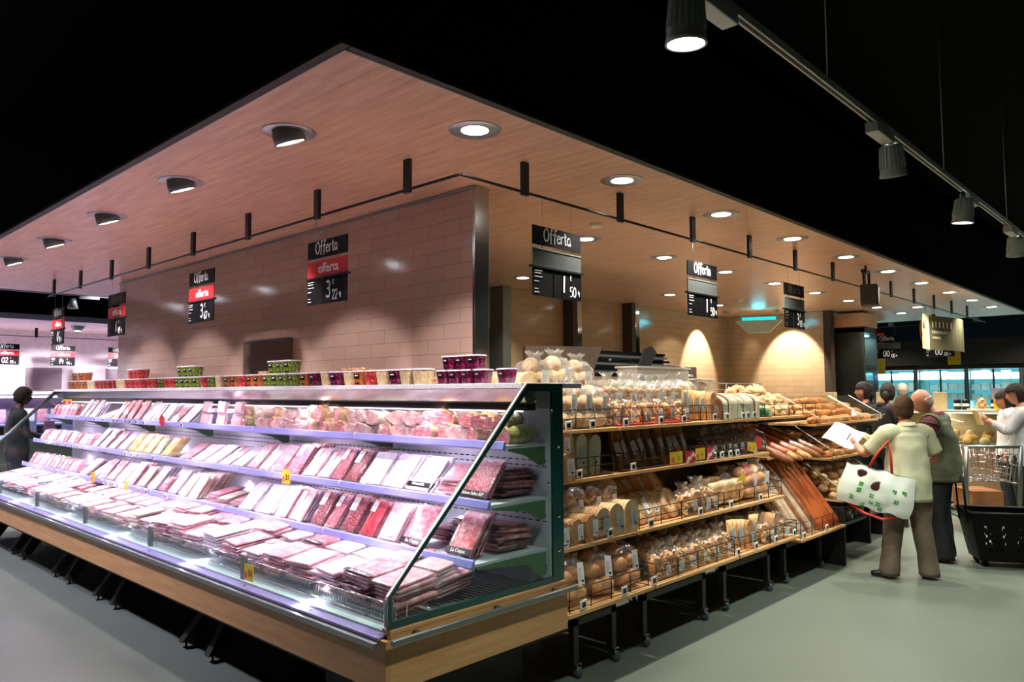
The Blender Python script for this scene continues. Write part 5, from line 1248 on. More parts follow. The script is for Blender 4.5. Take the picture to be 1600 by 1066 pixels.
# ---------------------------------------------------------------- refrigerator wall in the distance
XF = 19.4
m_coldback = mat_emit('cold_glowing_back', (96, 192, 214), 1.0)  # panel glows by itself, standing in for cabinet light on its back
FC = [mat('carton_white', (236, 244, 248), .4), mat('carton_cyan', (150, 214, 232), .4), mat('carton_pink', (226, 120, 150), .4), mat('carton_blue', (90, 120, 210), .4), mat('carton_yellow', (230, 224, 140), .4)]
FN = ['white', 'pale blue', 'pink', 'blue', 'yellow']
FP = []
for m in FC:
    b = MB().box((-.05, -.085, 0), (.05, .085, .17), m, .006).build('food_carton'); b.location = (0, 0, -5); tag(b, 'x', 'carton'); FP.append(Kind(b))
cnt_f = 0
for k in range(6):
    y0 = 1.0 + 1.05 * k
    e = empty('refrigerator_cabinet', (XF, y0, 0), label='tall glass-door refrigerator in the far row, %s from the right' % ORD[k], cat='refrigerator', group='refrigerators along the far wall')
    MB().box((.55, .02, .2), (.6, 1.03, 2.1), m_coldback).build('glowing_back', e)
    MB().box((0, 0, 0), (.6, 1.05, .25), m_dark).box((0, 0, 2.10), (.6, 1.05, 2.18), m_dark).box((0.0, 0, .25), (.6, .03, 2.1), m_steelD).box((0.0, 1.02, .25), (.6, 1.05, 2.1), m_steelD).build('body', e)
    for s in range(7): MB().box((.10, .03, .42 + .24 * s), (.54, 1.02, .432 + .24 * s), m_white).build('shelf', e)
    for d in range(2):
        dd = MB().box((-.01, .03 + .5 * d, .26), (-.002, .52 + .5 * d, 2.09), m_glass).build('door', e)
        MB().box((-.025, .025 + .5 * d, .26), (-.003, .045 + .5 * d, 2.09), mat('door_frame_dark', (50, 64, 74), .4)).box((-.025, .505 + .5 * d, .26), (-.003, .525 + .5 * d, 2.09), mat('door_frame_dark', (50, 64, 74), .4)).build('door_frame', dd)
    lamp('AREA', 'refrigerator_light', (.12, .52, 2.05), 50, (.62, .92, 1.0), e, (.35, 0, -1), .9, .1)
    lamp('AREA', 'refrigerator_light', (.10, .52, 1.2), 75, (.62, .92, 1.0), e, (.9, 0, -.1), .9, .1)
    for s in range(4, 7):
        for j in range(5):
            c = random.choice([0, 0, 0, 0, 1] if k > 1 else [0, 2, 3, 4, 1])
            FP[c].put((XF + .22, y0 + .13 + .195 * j, .433 + .24 * s), (0, 0, R(random.uniform(-5, 5))), '%s carton, %s from right, %s shelf, %s far refrigerator' % (FN[c], ORD[j], ['third', 'second', 'top'][s - 4], ORD[k]), 'cartons in the far refrigerators', (1, 1, random.uniform(.6, 1.1)))
struct('trim_1', MB().box((XF - .1, .9, 2.2), (XF + .7, 9.2, 2.78), mat('olive_black_bulkhead', (44, 42, 30), .6)), 'dark olive bulkhead above the refrigerators')
e = empty('yellow_blade_sign', (XF - .13, 4.35, 2.2), label='small yellow sign on the dark bulkhead above the refrigerators', cat='sign')
MB().box((-.01, -.13, 0), (.01, .13, .32), m_yellow).build('panel', e)
e = empty('hanging_colour_sign', (16.3, 5.05, 1.95), label='red over yellow hanging strip sign beside the glass cabinet', cat='sign')
MB().box((-.01, -.12, .45), (.01, .12, .85), m_red).box((-.01, -.12, 0), (.01, .12, .42), m_yellow).build('panels', e)
MB().tube([(0, 0, .85), (0, 0, 2.2)], .004, m_iron, 5).build('cord', e)
for i, (yy, zz) in enumerate([(0.7, 3.4), (0, 3.25)]):
    e = empty('far_light_track', (17.2 + 1.2 * i, 1.0, zz), label='grey light track hanging far behind the canopy, %s of two' % ORD[i], cat='lighting track')
    MB().box((0, 0, 0), (.03, 8.5, .03), m_lampgrey).build('rail', e)
    for q in range(5): MB().lathe([(.04, .04), (.07, -.09), (.06, -.09)], m_lampgrey, 12, (.0, 1.0 + 1.7 * q, -.08)).build('lamp_head', e)
    for q in range(3): MB().tube([(.015, 1 + 3 * q, .03), (.015, 1 + 3 * q, .9)], .003, m_lampgrey, 4).build('hanger', e)
# ---------------------------------------------------------------- serving island
m_cnt = mat('pale_grey_counter', (176, 180, 168), .35)
e = empty('deli_island_counter', (11.6, 1.2, 0), label='glass-fronted bread counter island in the far aisle', cat='counter')
MB().box((0, 0, .12), (1.1, 3.3, .86), mat('beige_brown_counter', (140, 110, 80), .5)).build('body', e)
MB().box((.04, .03, 0), (1.06, 3.27, .12), m_black).build('plinth', e)
MB().box((-.02, -.02, .86), (1.12, 3.32, .895), m_steelD, .004).build('counter_top', e)
MB().box((-.015, .02, .90), (-.008, 3.28, 1.33), m_glass).box((0, .01, .90), (.9, .018, 1.33), m_glass).build('glass_front', e)
mb = MB()
for y in (.02, .85, 1.65, 2.45, 3.27): mb.box((-.02, y - .012, .895), (.02, y + .012, 1.33), mat('dark_glass_post', (34, 60, 50), .3))
mb.build('glass_posts', e)
MB().box((-.05, -.02, 1.33), (.55, 3.32, 1.355), m_cnt, .004).build('glass_top_shelf', e)
MB().box((.10, .05, 1.315), (.14, 3.25, 1.328), mat_emit('warm_strip', (255, 236, 200), 5)).build('added_strip_lamp', e); lamp('AREA', 'strip_light', (.14, 1.65, 1.30), 22, (1, .92, .76), e, (.1, 0, -1), .05, 3.1)  # strip added to brighten the rolls behind the glass
MB().box((.5, 0, .9), (.53, 3.3, 1.33), mat('tan_backing', (170, 140, 104), .5)).build('rear_board', e)
k = 0
for i in range(16):
    for j in range(3):
        [R1, R3, R2][(i + j) % 3].put((11.66 + .12 * j, 1.32 + .2 * i, .90 + .045 * j), (random.uniform(-.3, .3), random.uniform(-.3, .3), random.uniform(0, 3)), 'small loaf behind island glass, %s from right, %s row' % (ORD[i], ORD[j]), 'loaves behind the island glass', (1.25, 1.25, 1.5))
for i, y in enumerate((1.95, 2.85, 3.6, 4.35)):
    e = empty('wooden_block_stand', (11.75, y, 1.356) if i < 3 else (11.75, y, 1.356), label='upright pale wooden block on the island top, %s from the right' % ORD[i], cat='stand', group='wooden blocks on the island top')
    MB().box((-.06, -.075, 0), (.06, .075, .25), mat('pale_beech', (226, 200, 150), .5), .004).build('block', e)
    MB().tube([(-.03, 0, .25), (-.03, 0, .26)], .012, m_dark, 8).tube([(.03, 0, .25), (.03, 0, .26)], .012, m_dark, 8).build('holes', e)
for i, y in enumerate((1.6, 2.35, 3.15)):
    e = empty('serving_board', (11.75, y, 1.356), label='round wooden board with stacked biscuits on the island top, %s from the right' % ORD[i], cat='serving board', group='boards on the island top')
    MB().lathe([(.001, 0), (.17, 0), (.18, .012), (.17, .022), (.001, .022)], mat('pale_beech', (226, 200, 150), .5), 24, cap=False).build('board', e)
    mb = MB()
    for q in range(14): a = q * 2.4; mb.blob((.07 * math.cos(a) * (1 - q / 16), .07 * math.sin(a) * (1 - q / 16), .035 + .009 * q), (.03, .03, .02), m_crustL, .2, seg=8, rings=6, seed=q)
    mb.build('biscuits', e)['kind'] = 'stuff'
wb_ = bottle_proto(mat('dark_wine_glass', (20, 22, 20), .15), .30, .035, 'wine_bottle')
for i in range(4): wb_.put((12.0, 1.50 + .105 * i, 1.356 + .0), (0, 0, 0), 'dark wine bottle on the island top, %s of four from the right' % ORD[i], 'wine bottles on the island top')
for i, y in enumerate((2.25, 2.60, 2.7)):
    e = empty('coffee_canister', (12.02, y, 1.356), label='small black canister with white band on the island top, %s from the right' % ORD[i], cat='canister', group='canisters on the island top')
    MB().lathe([(.04, 0), (.045, .01), (.045, .13), (.035, .15)], m_ink, 16).build('body', e); MB().lathe([(.046, .05), (.046, .09)], m_white, 16, cap=False).build('band', e)
e = empty('price_placard', (11.8, 2.15, 1.356), label='lilac and yellow price placard standing on the island top', cat='placard')
MB().box((-.006, -.09, .16), (.006, .09, .30), mat('lilac_card', (176, 160, 176), .5)).box((-.006, -.07, .0), (.006, .07, .16), m_yellow).build('card', e)
e = empty('round_yellow_sign', (11.565, 1.75, 1.22), label='round yellow label stuck inside the island glass', cat='sign')
MB().lathe([(.001, 0), (.12, 0)], m_yellow, 24, xf=Matrix.Rotation(R(-90), 4, 'Y'), cap=False).lathe([(.001, .006), (.12, .006)], m_yellow, 24, xf=Matrix.Rotation(R(-90), 4, 'Y'), cap=False).build('disc', e)
for i, (x, y) in enumerate([(12.2, .7), (13.3, .2), (17.8, 2.6), (17.8, 6.0), (10.0, .6)]):
    fill_lamp(x, y, 3.7, (1, .95, .8), 'added unseen fill lamp hanging over the far aisle, %s of five' % ORD[i])
# table of loose loaves beside the staff
e = empty('produce_table', (9.78, 2.75, 0), label='low table of pale loaves behind the talking shoppers', cat='table')
MB().box((0, 0, .94), (.45, .8, .98), m_cnt).build('table_top', e)
for (a, b) in ((.03, .03), (.38, .03), (.03, .73), (.38, .73)): MB().box((a, b, 0), (a + .04, b + .04, .94), m_dark).build('leg', e)
for i in range(5):
    for j in range(2): R2.put((9.88 + .17 * j, 2.83 + .16 * i, .98), (0, 0, .3 * i), 'large pale loaf on the low table, %s from the left, %s row' % (ORD[i], ['front', 'rear'][j]), 'pale loaves on the low table', (1.6, 1.6, 1.6))
# ---------------------------------------------------------------- left background
e = empty('far_canopy', (-6, 15.9, 3.0), label='pale far canopy with lamps at the left end of the shop', cat='canopy')
MB().box((0, 0, 0), (16, 5.4, .05), mat('pale_far_soffit', (216, 186, 180), .5)).build('soffit', e)
MB().box((-.02, -.04, 0), (16, -.001, .10), m_edge).box((0, -.03, .10), (16, -.001, .9), m_fascia).build('fascia', e)
struct('wall_far_left', MB().box((-6, 18.8, 0), (10, 18.95, 3.0), mat('pinkish_white_wall', (232, 216, 226), .5)), 'bright pinkish wall behind the far counter at left')
for i, x in enumerate((3.35, 4.9, 6.5)):
    MB_ = empty('wall_panel', (x, 18.79, 1.7), label='shaded mirror strip on the bright far wall, %s from the left' % ORD[i], cat='panel', group='mirror strips on the far wall')
    MB().box((-.35, -.01, 0), (.35, 0, .50), mat('shaded_mirror', (150, 130, 140), .3, .3)).build('mirror', MB_); MB().box((-.36, -.02, .50), (.36, 0, .52), m_white).build('top_strip', MB_)
sign_rail((-1, 17.9), (9, 17.9), [0.6, 2.55, 4.5, 6.45, 8.4], 'black sign rod under the far left canopy', 2.82, 3.0, 'x')
g = 'offer signs under the far left canopy'
offer_sign((3.98, 17.9, ZS), 0, '02', '99', 'far offer sign priced 02,99 at the left picture edge', g)
offer_sign((5.01, 17.9, ZS), 0, '14', '99', 'far offer sign priced 14,99 above the case end', g)
offer_sign((6.13, 17.9, ZS), 0, '1', '99', 'far offer sign half hidden by the tiled wall end', g)
for i in range(6):
    e = empty('far_dome_lamp', (.3 + 1.55 * i, 16.8, 3.0), label='grey dome lamp on the far left canopy, %s from the left' % ORD[i], cat='ceiling light', group='dome lamps on the far canopy')
    MB().lathe([(.001, -.11), (.06, -.10), (.11, -.05), (.13, 0)], m_lampgrey, 18, cap=False).build('dome', e)
    MB().lathe([(.001, -.112), (.055, -.104)], m_lensB, 14, cap=False).build('lens', e)
    lamp('SPOT', 'bulb', (0, 0.1, -.14), 330, (1, .93, 1.0), e, (0, .75, -1), .08, angle=95, blend=.4)
for i, zz in enumerate((3.62, 3.30)):
    e = empty('far_light_track', (-2, 12.9 + 1.2 * i, zz), label='grey light track across the gap before the far left canopy, %s of two' % ORD[i], cat='lighting track')
    MB().box((0, 0, 0), (12, .04, .04), m_lampgrey).build('rail', e)
    for q in range(4): MB().box((2.55 + 1.6 * q + .4 * i, -.1, -.05), (2.85 + 1.6 * q + .4 * i, -.03, -.005), m_lampgrey).lathe([(.04, .04), (.085, -.13), (.07, -.13)], m_lampgrey, 14, (2.45 + 1.6 * q + .4 * i, -.06, -.10)).build('lamp_head', e)
    for q in range(3): MB().tube([(2 + 4 * q, 0.02, .04), (2 + 4 * q, .02, .55)], .003, m_lampgrey, 4).build('hanger', e)
e = empty('far_serving_counter', (-3, 17.1, 0), label='far serving counter along the bright wall at left', cat='counter')
MB().box((0, 0, 0), (11, 1.0, 1.0), m_brown).build('body', e)
MB().box((-.02, .75, 1.0), (11, 1.05, 1.62), mat('plum_grey_backing', (92, 76, 92), .4)).build('rear_board', e)
MB().box((-.02, .55, 1.62), (11, 1.1, 1.66), m_slab).build('top_slab', e)
MB().box((0, -.02, 1.0), (11, .75, 1.03), m_rail).build('deck', e)
MB().box((0, .6, 1.55), (11, .66, 1.59), m_led).build('led_strip', e)
for i in range(18):
    PK[['ham', 'pale', 'pinkcard', 'white'][i % 4]].put((2.6 + .24 * i, 17.35, 1.05), (0, 0, R(90)), 'far pink meat pack on the left serving counter, %s from the left' % ORD[i], 'meat packs on the far serving counter', (1.2, 1.2, 1.2))
# a lower chest case between, at the left edge
e = empty('far_chest_case', (2.35, 13.2, 0), label='low glass-sided chilled case standing beyond the meat case', cat='display case')
MB().box((0, 0, .1), (2.8, 1.0, .95), mat('green_grey_case', (120, 136, 124), .4)).build('body', e); MB().box((0.03, .03, 0), (2.77, .97, .1), m_black).build('plinth', e)
MB().box((-.01, -.01, .95), (2.81, .0, 1.25), m_glassG).build('glass_front', e); MB().box((0, 0, .95), (2.8, 1.0, .97), m_rail).build('deck', e)
for i in range(10): PK[['ham', 'white'][i % 2]].put((2.55 + .26 * i, 13.4, .975), (0, 0, R(90)), 'pack standing in the far chest case, %s from the left' % ORD[i], 'packs in the far chest case')
for i, (x, y) in enumerate([(1.0, 13.6), (4.6, 13.6), (0, 6.0), (0.4, 9.8)]):
    fill_lamp(x, y, 3.7, (.86, .78, 1.0), 'added unseen fill lamp over the aisle before the meat case, %s of four' % ORD[i], 3.2)
# ---------------------------------------------------------------- people
def skin_mesh(name, nodes, edges, root, levels=2, mats=None):
    """nodes: list of (x, y, z, rx[, ry])"""
    me = bpy.data.meshes.new(name); me.from_pydata([n[:3] for n in nodes], edges, [])
    o = bpy.data.objects.new(name, me); COL.objects.link(o)
    sk = o.modifiers.new('s', 'SKIN'); sk.use_smooth_shade = True
    for i, n in enumerate(nodes):
        v = me.skin_vertices[0].data[i]; v.radius = (n[3], n[4] if len(n) > 4 else n[3]); v.use_root = (i == root)
    ss = o.modifiers.new('b', 'SUBSURF'); ss.levels = levels; ss.render_levels = levels
    bpy.context.view_layer.update()
    m2 = bpy.data.meshes.new_from_object(o.evaluated_get(bpy.context.evaluated_depsgraph_get()))
    bpy.data.objects.remove(o); bpy.data.meshes.remove(me)
    return m2
def mesh_into(mb, me, m, wr=0.0, wf=14, seed=0, band=None):
    vs = []
    for v in me.vertices:
        p = v.co.copy()
        if wr:
            q = Vector((p.x * wf, p.y * wf, p.z * wf * .55 + seed)); p += v.normal * wr * noise.noise(q)
        vs.append(p)
    mb.add(vs, [tuple(f.vertices) for f in me.polygons], m, True); bpy.data.meshes.remove(me)
def lerp(a, b, t): return tuple(a[i] + (b[i] - a[i]) * t for i in range(3))
def hand(mb, wrist, d, nrm, thumb_side, m, curl=.6, s=1.0):
    """palm along d from the wrist, palm faces nrm; five fingers"""
    W = Vector(wrist); d = Vector(d).normalized(); n = Vector(nrm); n = (n - d * n.dot(d)).normalized(); side = d.cross(n) * thumb_side
    pc = W + d * .05 * s
    nodes = [(*W, .020 * s, .024 * s), (*(W + d * .04 * s), .019 * s, .034 * s), (*(W + d * .085 * s), .014 * s, .036 * s)]
    mesh_into(mb, skin_mesh('h', nodes, [(0, 1), (1, 2)], 0, 2), m)
    for k in range(4):
        off = side * (.030 - .020 * k) * s; L = [.070, .078, .073, .058][k] * s
        p0 = W + d * .075 * s + off; dirn = d; pts = [p0]; ang = 0
        for j in range(3):
            ang += curl * [.5, .9, .8][j]; dd = d * math.cos(ang) + n * math.sin(ang); pts.append(pts[-1] + dd * L * [.45, .32, .28][j])
        r = [.0098, .0092, .0084, .0068]; mesh_into(mb, skin_mesh('f', [(*p, r[i] * s) for i, p in enumerate(pts)], [(0, 1), (1, 2), (2, 3)], 0, 1), m)
    p0 = W + d * .025 * s + side * .022 * s; td = (d * .6 + side * .75 + n * .35).normalized()
    pts = [p0, p0 + td * .034 * s, p0 + td * .060 * s + n * .012 * s, p0 + td * .078 * s + n * .026 * s]
    mesh_into(mb, skin_mesh('f', [(*p, [.013, .011, .010, .0078][i] * s) for i, p in enumerate(pts)], [(0, 1), (1, 2), (2, 3)], 0, 1), m)
def head_bm(mb, c, rot, m, s=1.0):
    """shaped head: cranium, jaw, nose, brow, ears; faces local +y"""
    bm = bmesh.new(); bmesh.ops.create_uvsphere(bm, u_segments=32, v_segments=24, radius=1)
    for v in bm.verts:
        p = v.co.copy(); x, y, z = p
        X = x * .076; Y = y * .096; Z = z * .115
        if z < 0: # narrow to the jaw, flatten sides
            t = -z; X *= 1 - .30 * t * t; Y = Y * (1 - .12 * t) + .012 * t
        if y < 0: Y *= 1.0; Z += .006
        if y > .5:
            Y -= .006 * (y - .5)
            g = lambda a, b, w: math.exp(-((a - b) / w) ** 2)
            Y += .026 * g(x, 0, .16) * g(z, -.12, .16) + .010 * g(x, 0, .5) * g(z, .22, .12) - .010 * (g(x, .36, .16) + g(x, -.36, .16)) * g(z, .08, .12)
            Y += .008 * g(x, 0, .3) * g(z, -.42, .10) - .005 * g(x, 0, .35) * g(z, -.50, .04) + .008 * g(x, 0, .32) * g(z, -.58, .08) + .012 * g(x, 0, .3) * g(z, -.85, .15)
        v.co = Vector((X, Y, Z)) * s
    q = Matrix.Translation(Vector(c)) @ rot
    mb.bm(bm, m, True, q)
    for sx in (-1, 1): mb.blob((0, 0, 0), (.010 * s, .020 * s, .031 * s), m, .2, seg=10, rings=8, xf=q @ Matrix.Translation((sx * .077 * s, -.005 * s, -.005 * s)) @ Matrix.Rotation(sx * .35, 4, 'Z'))
    return q
def face_parts(e, q, s=1.0, lips=(150, 80, 76), hair_m=None):
    wh = mat('eye_white', (230, 226, 220), .2)
    for sx in (-1, 1):
        ey = MB().blob((0, 0, 0), (.0115 * s, .009 * s, .008 * s), wh, seg=10, rings=8, xf=q @ Matrix.Translation((sx * .028 * s, .079 * s, .010 * s))).build('eye', e)
        MB().blob((0, 0, 0), (.005 * s, .003 * s, .005 * s), m_ink, seg=8, rings=6, xf=q @ Matrix.Translation((sx * .028 * s, .0872 * s, .010 * s))).build('iris', ey)
        if hair_m: MB().tube([q @ Vector((sx * .014 * s, .092 * s, .028 * s)), q @ Vector((sx * .030 * s, .090 * s, .032 * s)), q @ Vector((sx * .043 * s, .080 * s, .027 * s))], .0028 * s, hair_m, 6).build('eyebrow', e)
    MB().blob((0, 0, 0), (.021 * s, .006 * s, .007 * s), mat('lips_%d' % lips[0], lips, .4), seg=12, rings=8, xf=q @ Matrix.Translation((0, .088 * s, -.056 * s))).build('mouth', e)
def hair(e, q, m, s=1.0, style='short', seed=1):
    mb = MB(); bm = bmesh.new(); bmesh.ops.create_uvsphere(bm, u_segments=36, v_segments=26, radius=1)
    dele = []
    for v in bm.verts:
        x, y, z = v.co
        if style == 'bald_fringe': keep = (z < .28 and z > -.55 and y < .15)
        elif style == 'bob': keep = z > (-.75 if y < .25 else .35)
        else: keep = z > (-.62 if y < .10 else (.0 if y < .40 and abs(x) > .72 else .36))
        if not keep: dele.append(v)
        off = 1.16 + .08 * noise.noise(v.co * 3 + Vector((seed, 0, 0))) + (.09 if (style in ('short', 'bob') and z > .0) else .03) + .05 * noise.noise(v.co * 9)
        if style == 'bald_fringe': off = 1.035 + .01 * noise.noise(v.co * 9)
        X, Y, Z = x * .076, y * .096, z * .115
        if z < 0: X *= 1 - .10 * z * z
        v.co = Vector((X * off, Y * off - .004, Z * off)) * s
    bmesh.ops.delete(bm, geom=dele, context='VERTS'); mb.bm(bm, m, True, q)
    o = mb.build('hair', e); md = o.modifiers.new('t', 'SOLIDIFY'); md.thickness = .012 * s; md.offset = -1
    if style == 'bob':
        MB().tube([q @ Vector(p) for p in [(0, -.085 * s, .02 * s), (0, -.115 * s, -.06 * s), (.01, -.10 * s, -.15 * s)]], [.03 * s, .045 * s, .012 * s], m, 12).build('ponytail', e)
    return o
def person(label, loc, rz, J, skin, shirt, trs, hairm, hstyle, headrot, S=1.0, sleeve=.62, female=False, shoes=None, vest=None, long_shirt=.0, cap=None, handsd=None, belly=0.0, longsleeve=None, cat='person', group=None):
    """J: joint positions (metres, local, facing +y) for one pose"""
    e = empty('person', loc, (0, 0, rz), label, cat, group); e.scale = (S, S, S)
    m_s = mat('skin_%d_%d' % skin[:2], skin, .5, noise_amt=.04)
    sh = .185 if female else .20
    D = dict(hip=(0, 0, .92), waist=(0, .0, 1.06), chest=(0, .0, 1.28), neckb=(0, -.01, 1.44), neck=(0, .005, 1.50), head=(0, .025, 1.615),
             sL=(-sh, 0, 1.385), sR=(sh, 0, 1.385), hL=(-.09, 0, .90), hR=(.09, 0, .90), kL=(-.10, .02, .49), kR=(.10, .02, .49), aL=(-.11, -.02, .09), aR=(.11, -.02, .09),
             eL=(-.26, -.03, 1.12), eR=(.26, -.03, 1.12), wL=(-.27, .08, .90), wR=(.27, .08, .90))
    D.update(J); g = D
    w_ = 1.10 if female else 1.0
    nodes = [(*g['hip'], .155 * w_, .115), (*g['waist'], .13, .10 + belly), (*g['chest'], .155, .115), (*g['neckb'], .075, .065), (*g['neck'], .05), (*lerp(g['neck'], g['head'], .75), .05),
             (*lerp(g['chest'], g['sL'], .75), .075), (*g['sL'], .058), (*g['eL'], .043), (*lerp(g['eL'], g['wL'], .35), .041), (*g['wL'], .026),
             (*lerp(g['chest'], g['sR'], .75), .075), (*g['sR'], .058), (*g['eR'], .043), (*lerp(g['eR'], g['wR'], .35), .041), (*g['wR'], .026),
             (*g['hL'], .098), (*g['kL'], .062), (*lerp(g['kL'], g['aL'], .3), .056), (*g['aL'], .038), (*g['hR'], .098), (*g['kR'], .062), (*lerp(g['kR'], g['aR'], .3), .056), (*g['aR'], .038)]
    E_ = [(0, 1), (1, 2), (2, 3), (3, 4), (4, 5), (2, 6), (6, 7), (7, 8), (8, 9), (9, 10), (2, 11), (11, 12), (12, 13), (13, 14), (14, 15), (0, 16), (16, 17), (17, 18), (18, 19), (0, 20), (20, 21), (21, 22), (22, 23)]
    mb = MB(); mesh_into(mb, skin_mesh('b', nodes, E_, 0), m_s)
    hr = Matrix.Rotation(headrot[2], 4, 'Z') @ Matrix.Rotation(headrot[0], 4, 'X') @ Matrix.Rotation(headrot[1], 4, 'Y')
    q = head_bm(mb, g['head'], hr, m_s)
    hd = handsd or {}
    for sd, ts in (('L', 1), ('R', -1)):
        d = hd.get(sd, (tuple(Vector(g['w' + sd]) - Vector(g['e' + sd])), (-ts * -1.0, 0, 0), .5))
        hand(mb, g['w' + sd], d[0], d[1], ts * (1 if len(d) < 4 else d[3]), m_s, d[2])
    body = mb.build('body', e)
    face_parts(e, q, 1.0, hair_m=hairm)
    if hairm: hair(e, q, hairm, 1.0, hstyle)
    # shirt: lofted sections down the body, sleeves as tapering tubes
    def loft(mb, secs, m, seg=32, wr=.007, seed=0, cap=False):
        vs = []
        for j, (x, y, z, rx, ry) in enumerate(secs):
            for k in range(seg):
                a = 2 * math.pi * k / seg; ca, sa = math.cos(a), math.sin(a)
                f = 1 + (wr / .15) * (noise.noise(Vector((ca * 2.2, sa * 2.2, z * 7 + seed))) + .6 * noise.noise(Vector((ca * 4, sa * 4, z * 22 + seed))))
                vs.append((x + rx * f * math.copysign(abs(ca) ** .88, ca), y + ry * f * math.copysign(abs(sa) ** .88, sa), z))
        fs = [(j * seg + k, j * seg + (k + 1) % seg, (j + 1) * seg + (k + 1) % seg, (j + 1) * seg + k) for j in range(len(secs) - 1) for k in range(seg)]
        fs.append(tuple(range(seg))[::-1]); fs.append(tuple((len(secs) - 1) * seg + k for k in range(seg)))
        mb.add(vs, fs, m, True)
    def dense(secs, n):
        out = []
        for i in range(len(secs) - 1):
            for t in range(n):
                u = t / n; u2 = u * u * (3 - 2 * u); out.append(tuple(secs[i][c] + (secs[i + 1][c] - secs[i][c]) * (u2 if c in (3, 4) else u) for c in range(5)))
        return out + [secs[-1]]
    hp_, wa, ch, nbk = g['hip'], g['waist'], g['chest'], g['neckb']
    sm_ = lerp(g['sL'], g['sR'], .5)
    def garment(name, m, sl, infl=1.0, low=0, wr=.010):
        mb = MB()
        secs = [(hp_[0], hp_[1], hp_[2] - .07 - long_shirt - low, .196 * w_ * infl, (.150 + belly) * infl), (hp_[0], hp_[1], hp_[2] - .02, .194 * w_ * infl, (.150 + belly) * infl), (wa[0], wa[1], wa[2], .176 * w_ * infl, (.136 + belly) * infl),
                (ch[0], ch[1], ch[2] - .06, .186 * infl, (.136 + belly * .5) * infl), (sm_[0], sm_[1], sm_[2] - .045, .192 * infl, .120 * infl), (sm_[0], sm_[1], sm_[2] + .010, .160 * infl, .098 * infl), (nbk[0], nbk[1], nbk[2] - .010, .098 * infl, .080 * infl), (nbk[0], nbk[1], nbk[2] + .012, .066, .062)]
        loft(mb, dense(secs, 5), m, 40, wr)
        if sl > 0:
            for sd in 'LR':
                s_, e2, w2 = Vector(g['s' + sd]), Vector(g['e' + sd]), Vector(g['w' + sd]); c_ = Vector(lerp(sm_, g['s' + sd], .45))
                pts = [c_ + Vector((0, 0, -.03)), s_.lerp(c_, .35) + Vector((0, 0, -.008)), s_.lerp(e2, .10), s_.lerp(e2, min(1, sl) * .5), s_.lerp(e2, min(1, sl))]; rr = [.085, .088, .084, .076, .074]
                if sl > 1: pts += [e2.lerp(w2, (sl - 1) * .5), e2.lerp(w2, min(.97, sl - 1 + .3))]; rr = [.085, .085, .078, .064, .058, .052, .042]
                pp = []; rq = []
                for i in range(len(pts) - 1):
                    for t in range(4): u = t / 4; pp.append(pts[i].lerp(pts[i + 1], u)); rq.append((rr[i] + (rr[i + 1] - rr[i]) * u) * infl * (1 + .07 * noise.noise(Vector((i * 2.3 + u * 3, ord(sd), 0)))))
                pp.append(pts[-1]); rq.append(rr[-1] * infl); mb.tube(pp, rq, m, 20)
        return mb.build(name, e)
    so = garment('shirt', shirt, sleeve if longsleeve is None else longsleeve)
    if vest: garment('vest', vest, 0.12, 1.09, .08)
    # collar
    cb_ = MB(); nb = Vector(g['neckb']); vs = []
    for k in range(20):
        a = 2 * math.pi * k / 20
        for r_, z in ((.072, -.005), (.078, .028), (.090, -.008)): vs.append(nb + Vector((r_ * math.cos(a), r_ * .95 * math.sin(a) - .003, z + .012 * (-math.sin(a)))))
    fs = []
    for k in range(20): a, b = 3 * k, 3 * ((k + 1) % 20); fs += [(a, b, b + 1, a + 1), (a + 1, b + 1, b + 2, a + 2)]
    cb_.add(vs, fs, shirt, True); cb_.build('collar', e)
    # trousers
    if trs:
        mb = MB(); loft(mb, dense([(hp_[0], hp_[1], hp_[2] - .17, .150 * w_, .125), (hp_[0], hp_[1], hp_[2] - .08, .180 * w_, .142 + belly * .5), (hp_[0], hp_[1], hp_[2] + .06, .172 * w_, .130 + belly * .5)], 4), trs, 32, .006)
        for sd in 'LR':
            h_, k_, a_ = g['h' + sd], g['k' + sd], g['a' + sd]
            sc_ = [(a_[0], a_[1] + .01, .028, .082, .098), (*lerp(k_, a_, .6)[:2], lerp(k_, a_, .6)[2], .078, .088), (k_[0], k_[1], k_[2], .084, .094), (*lerp(h_, k_, .5)[:2], lerp(h_, k_, .5)[2], .100 * w_, .112), (h_[0], h_[1], h_[2] - .06, .106 * w_, .128), (h_[0], h_[1], h_[2] + .02, .09, .12)]
            loft(mb, dense(sc_, 6), trs, 26, .011, seed=ord(sd))
        mb.build('trousers', e)
    sm = shoes or m_ink
    for sd in 'LR':
        a = g['a' + sd]; k = g['k' + sd]; tw = J.get('f' + sd, (-.25 if sd == 'L' else .25))
        fx, fy = math.sin(tw), math.cos(tw); q2 = Matrix.Translation((a[0], a[1], 0)) @ Matrix.Rotation(-tw, 4, 'Z')
        mb = MB(); n_ = [(0, -.045, .042, .036, .040), (0, .02, .045, .040, .040), (0, .10, .034, .042, .030), (0, .165, .028, .034, .024)]
        me = skin_mesh('s', n_, [(0, 1), (1, 2), (2, 3)], 0); me.transform(q2); mesh_into(mb, me, sm)
        zmin = 0.0
        mb.v = [(p[0], p[1], max(p[2], zmin)) for p in mb.v]; mb.build('shoe', e)
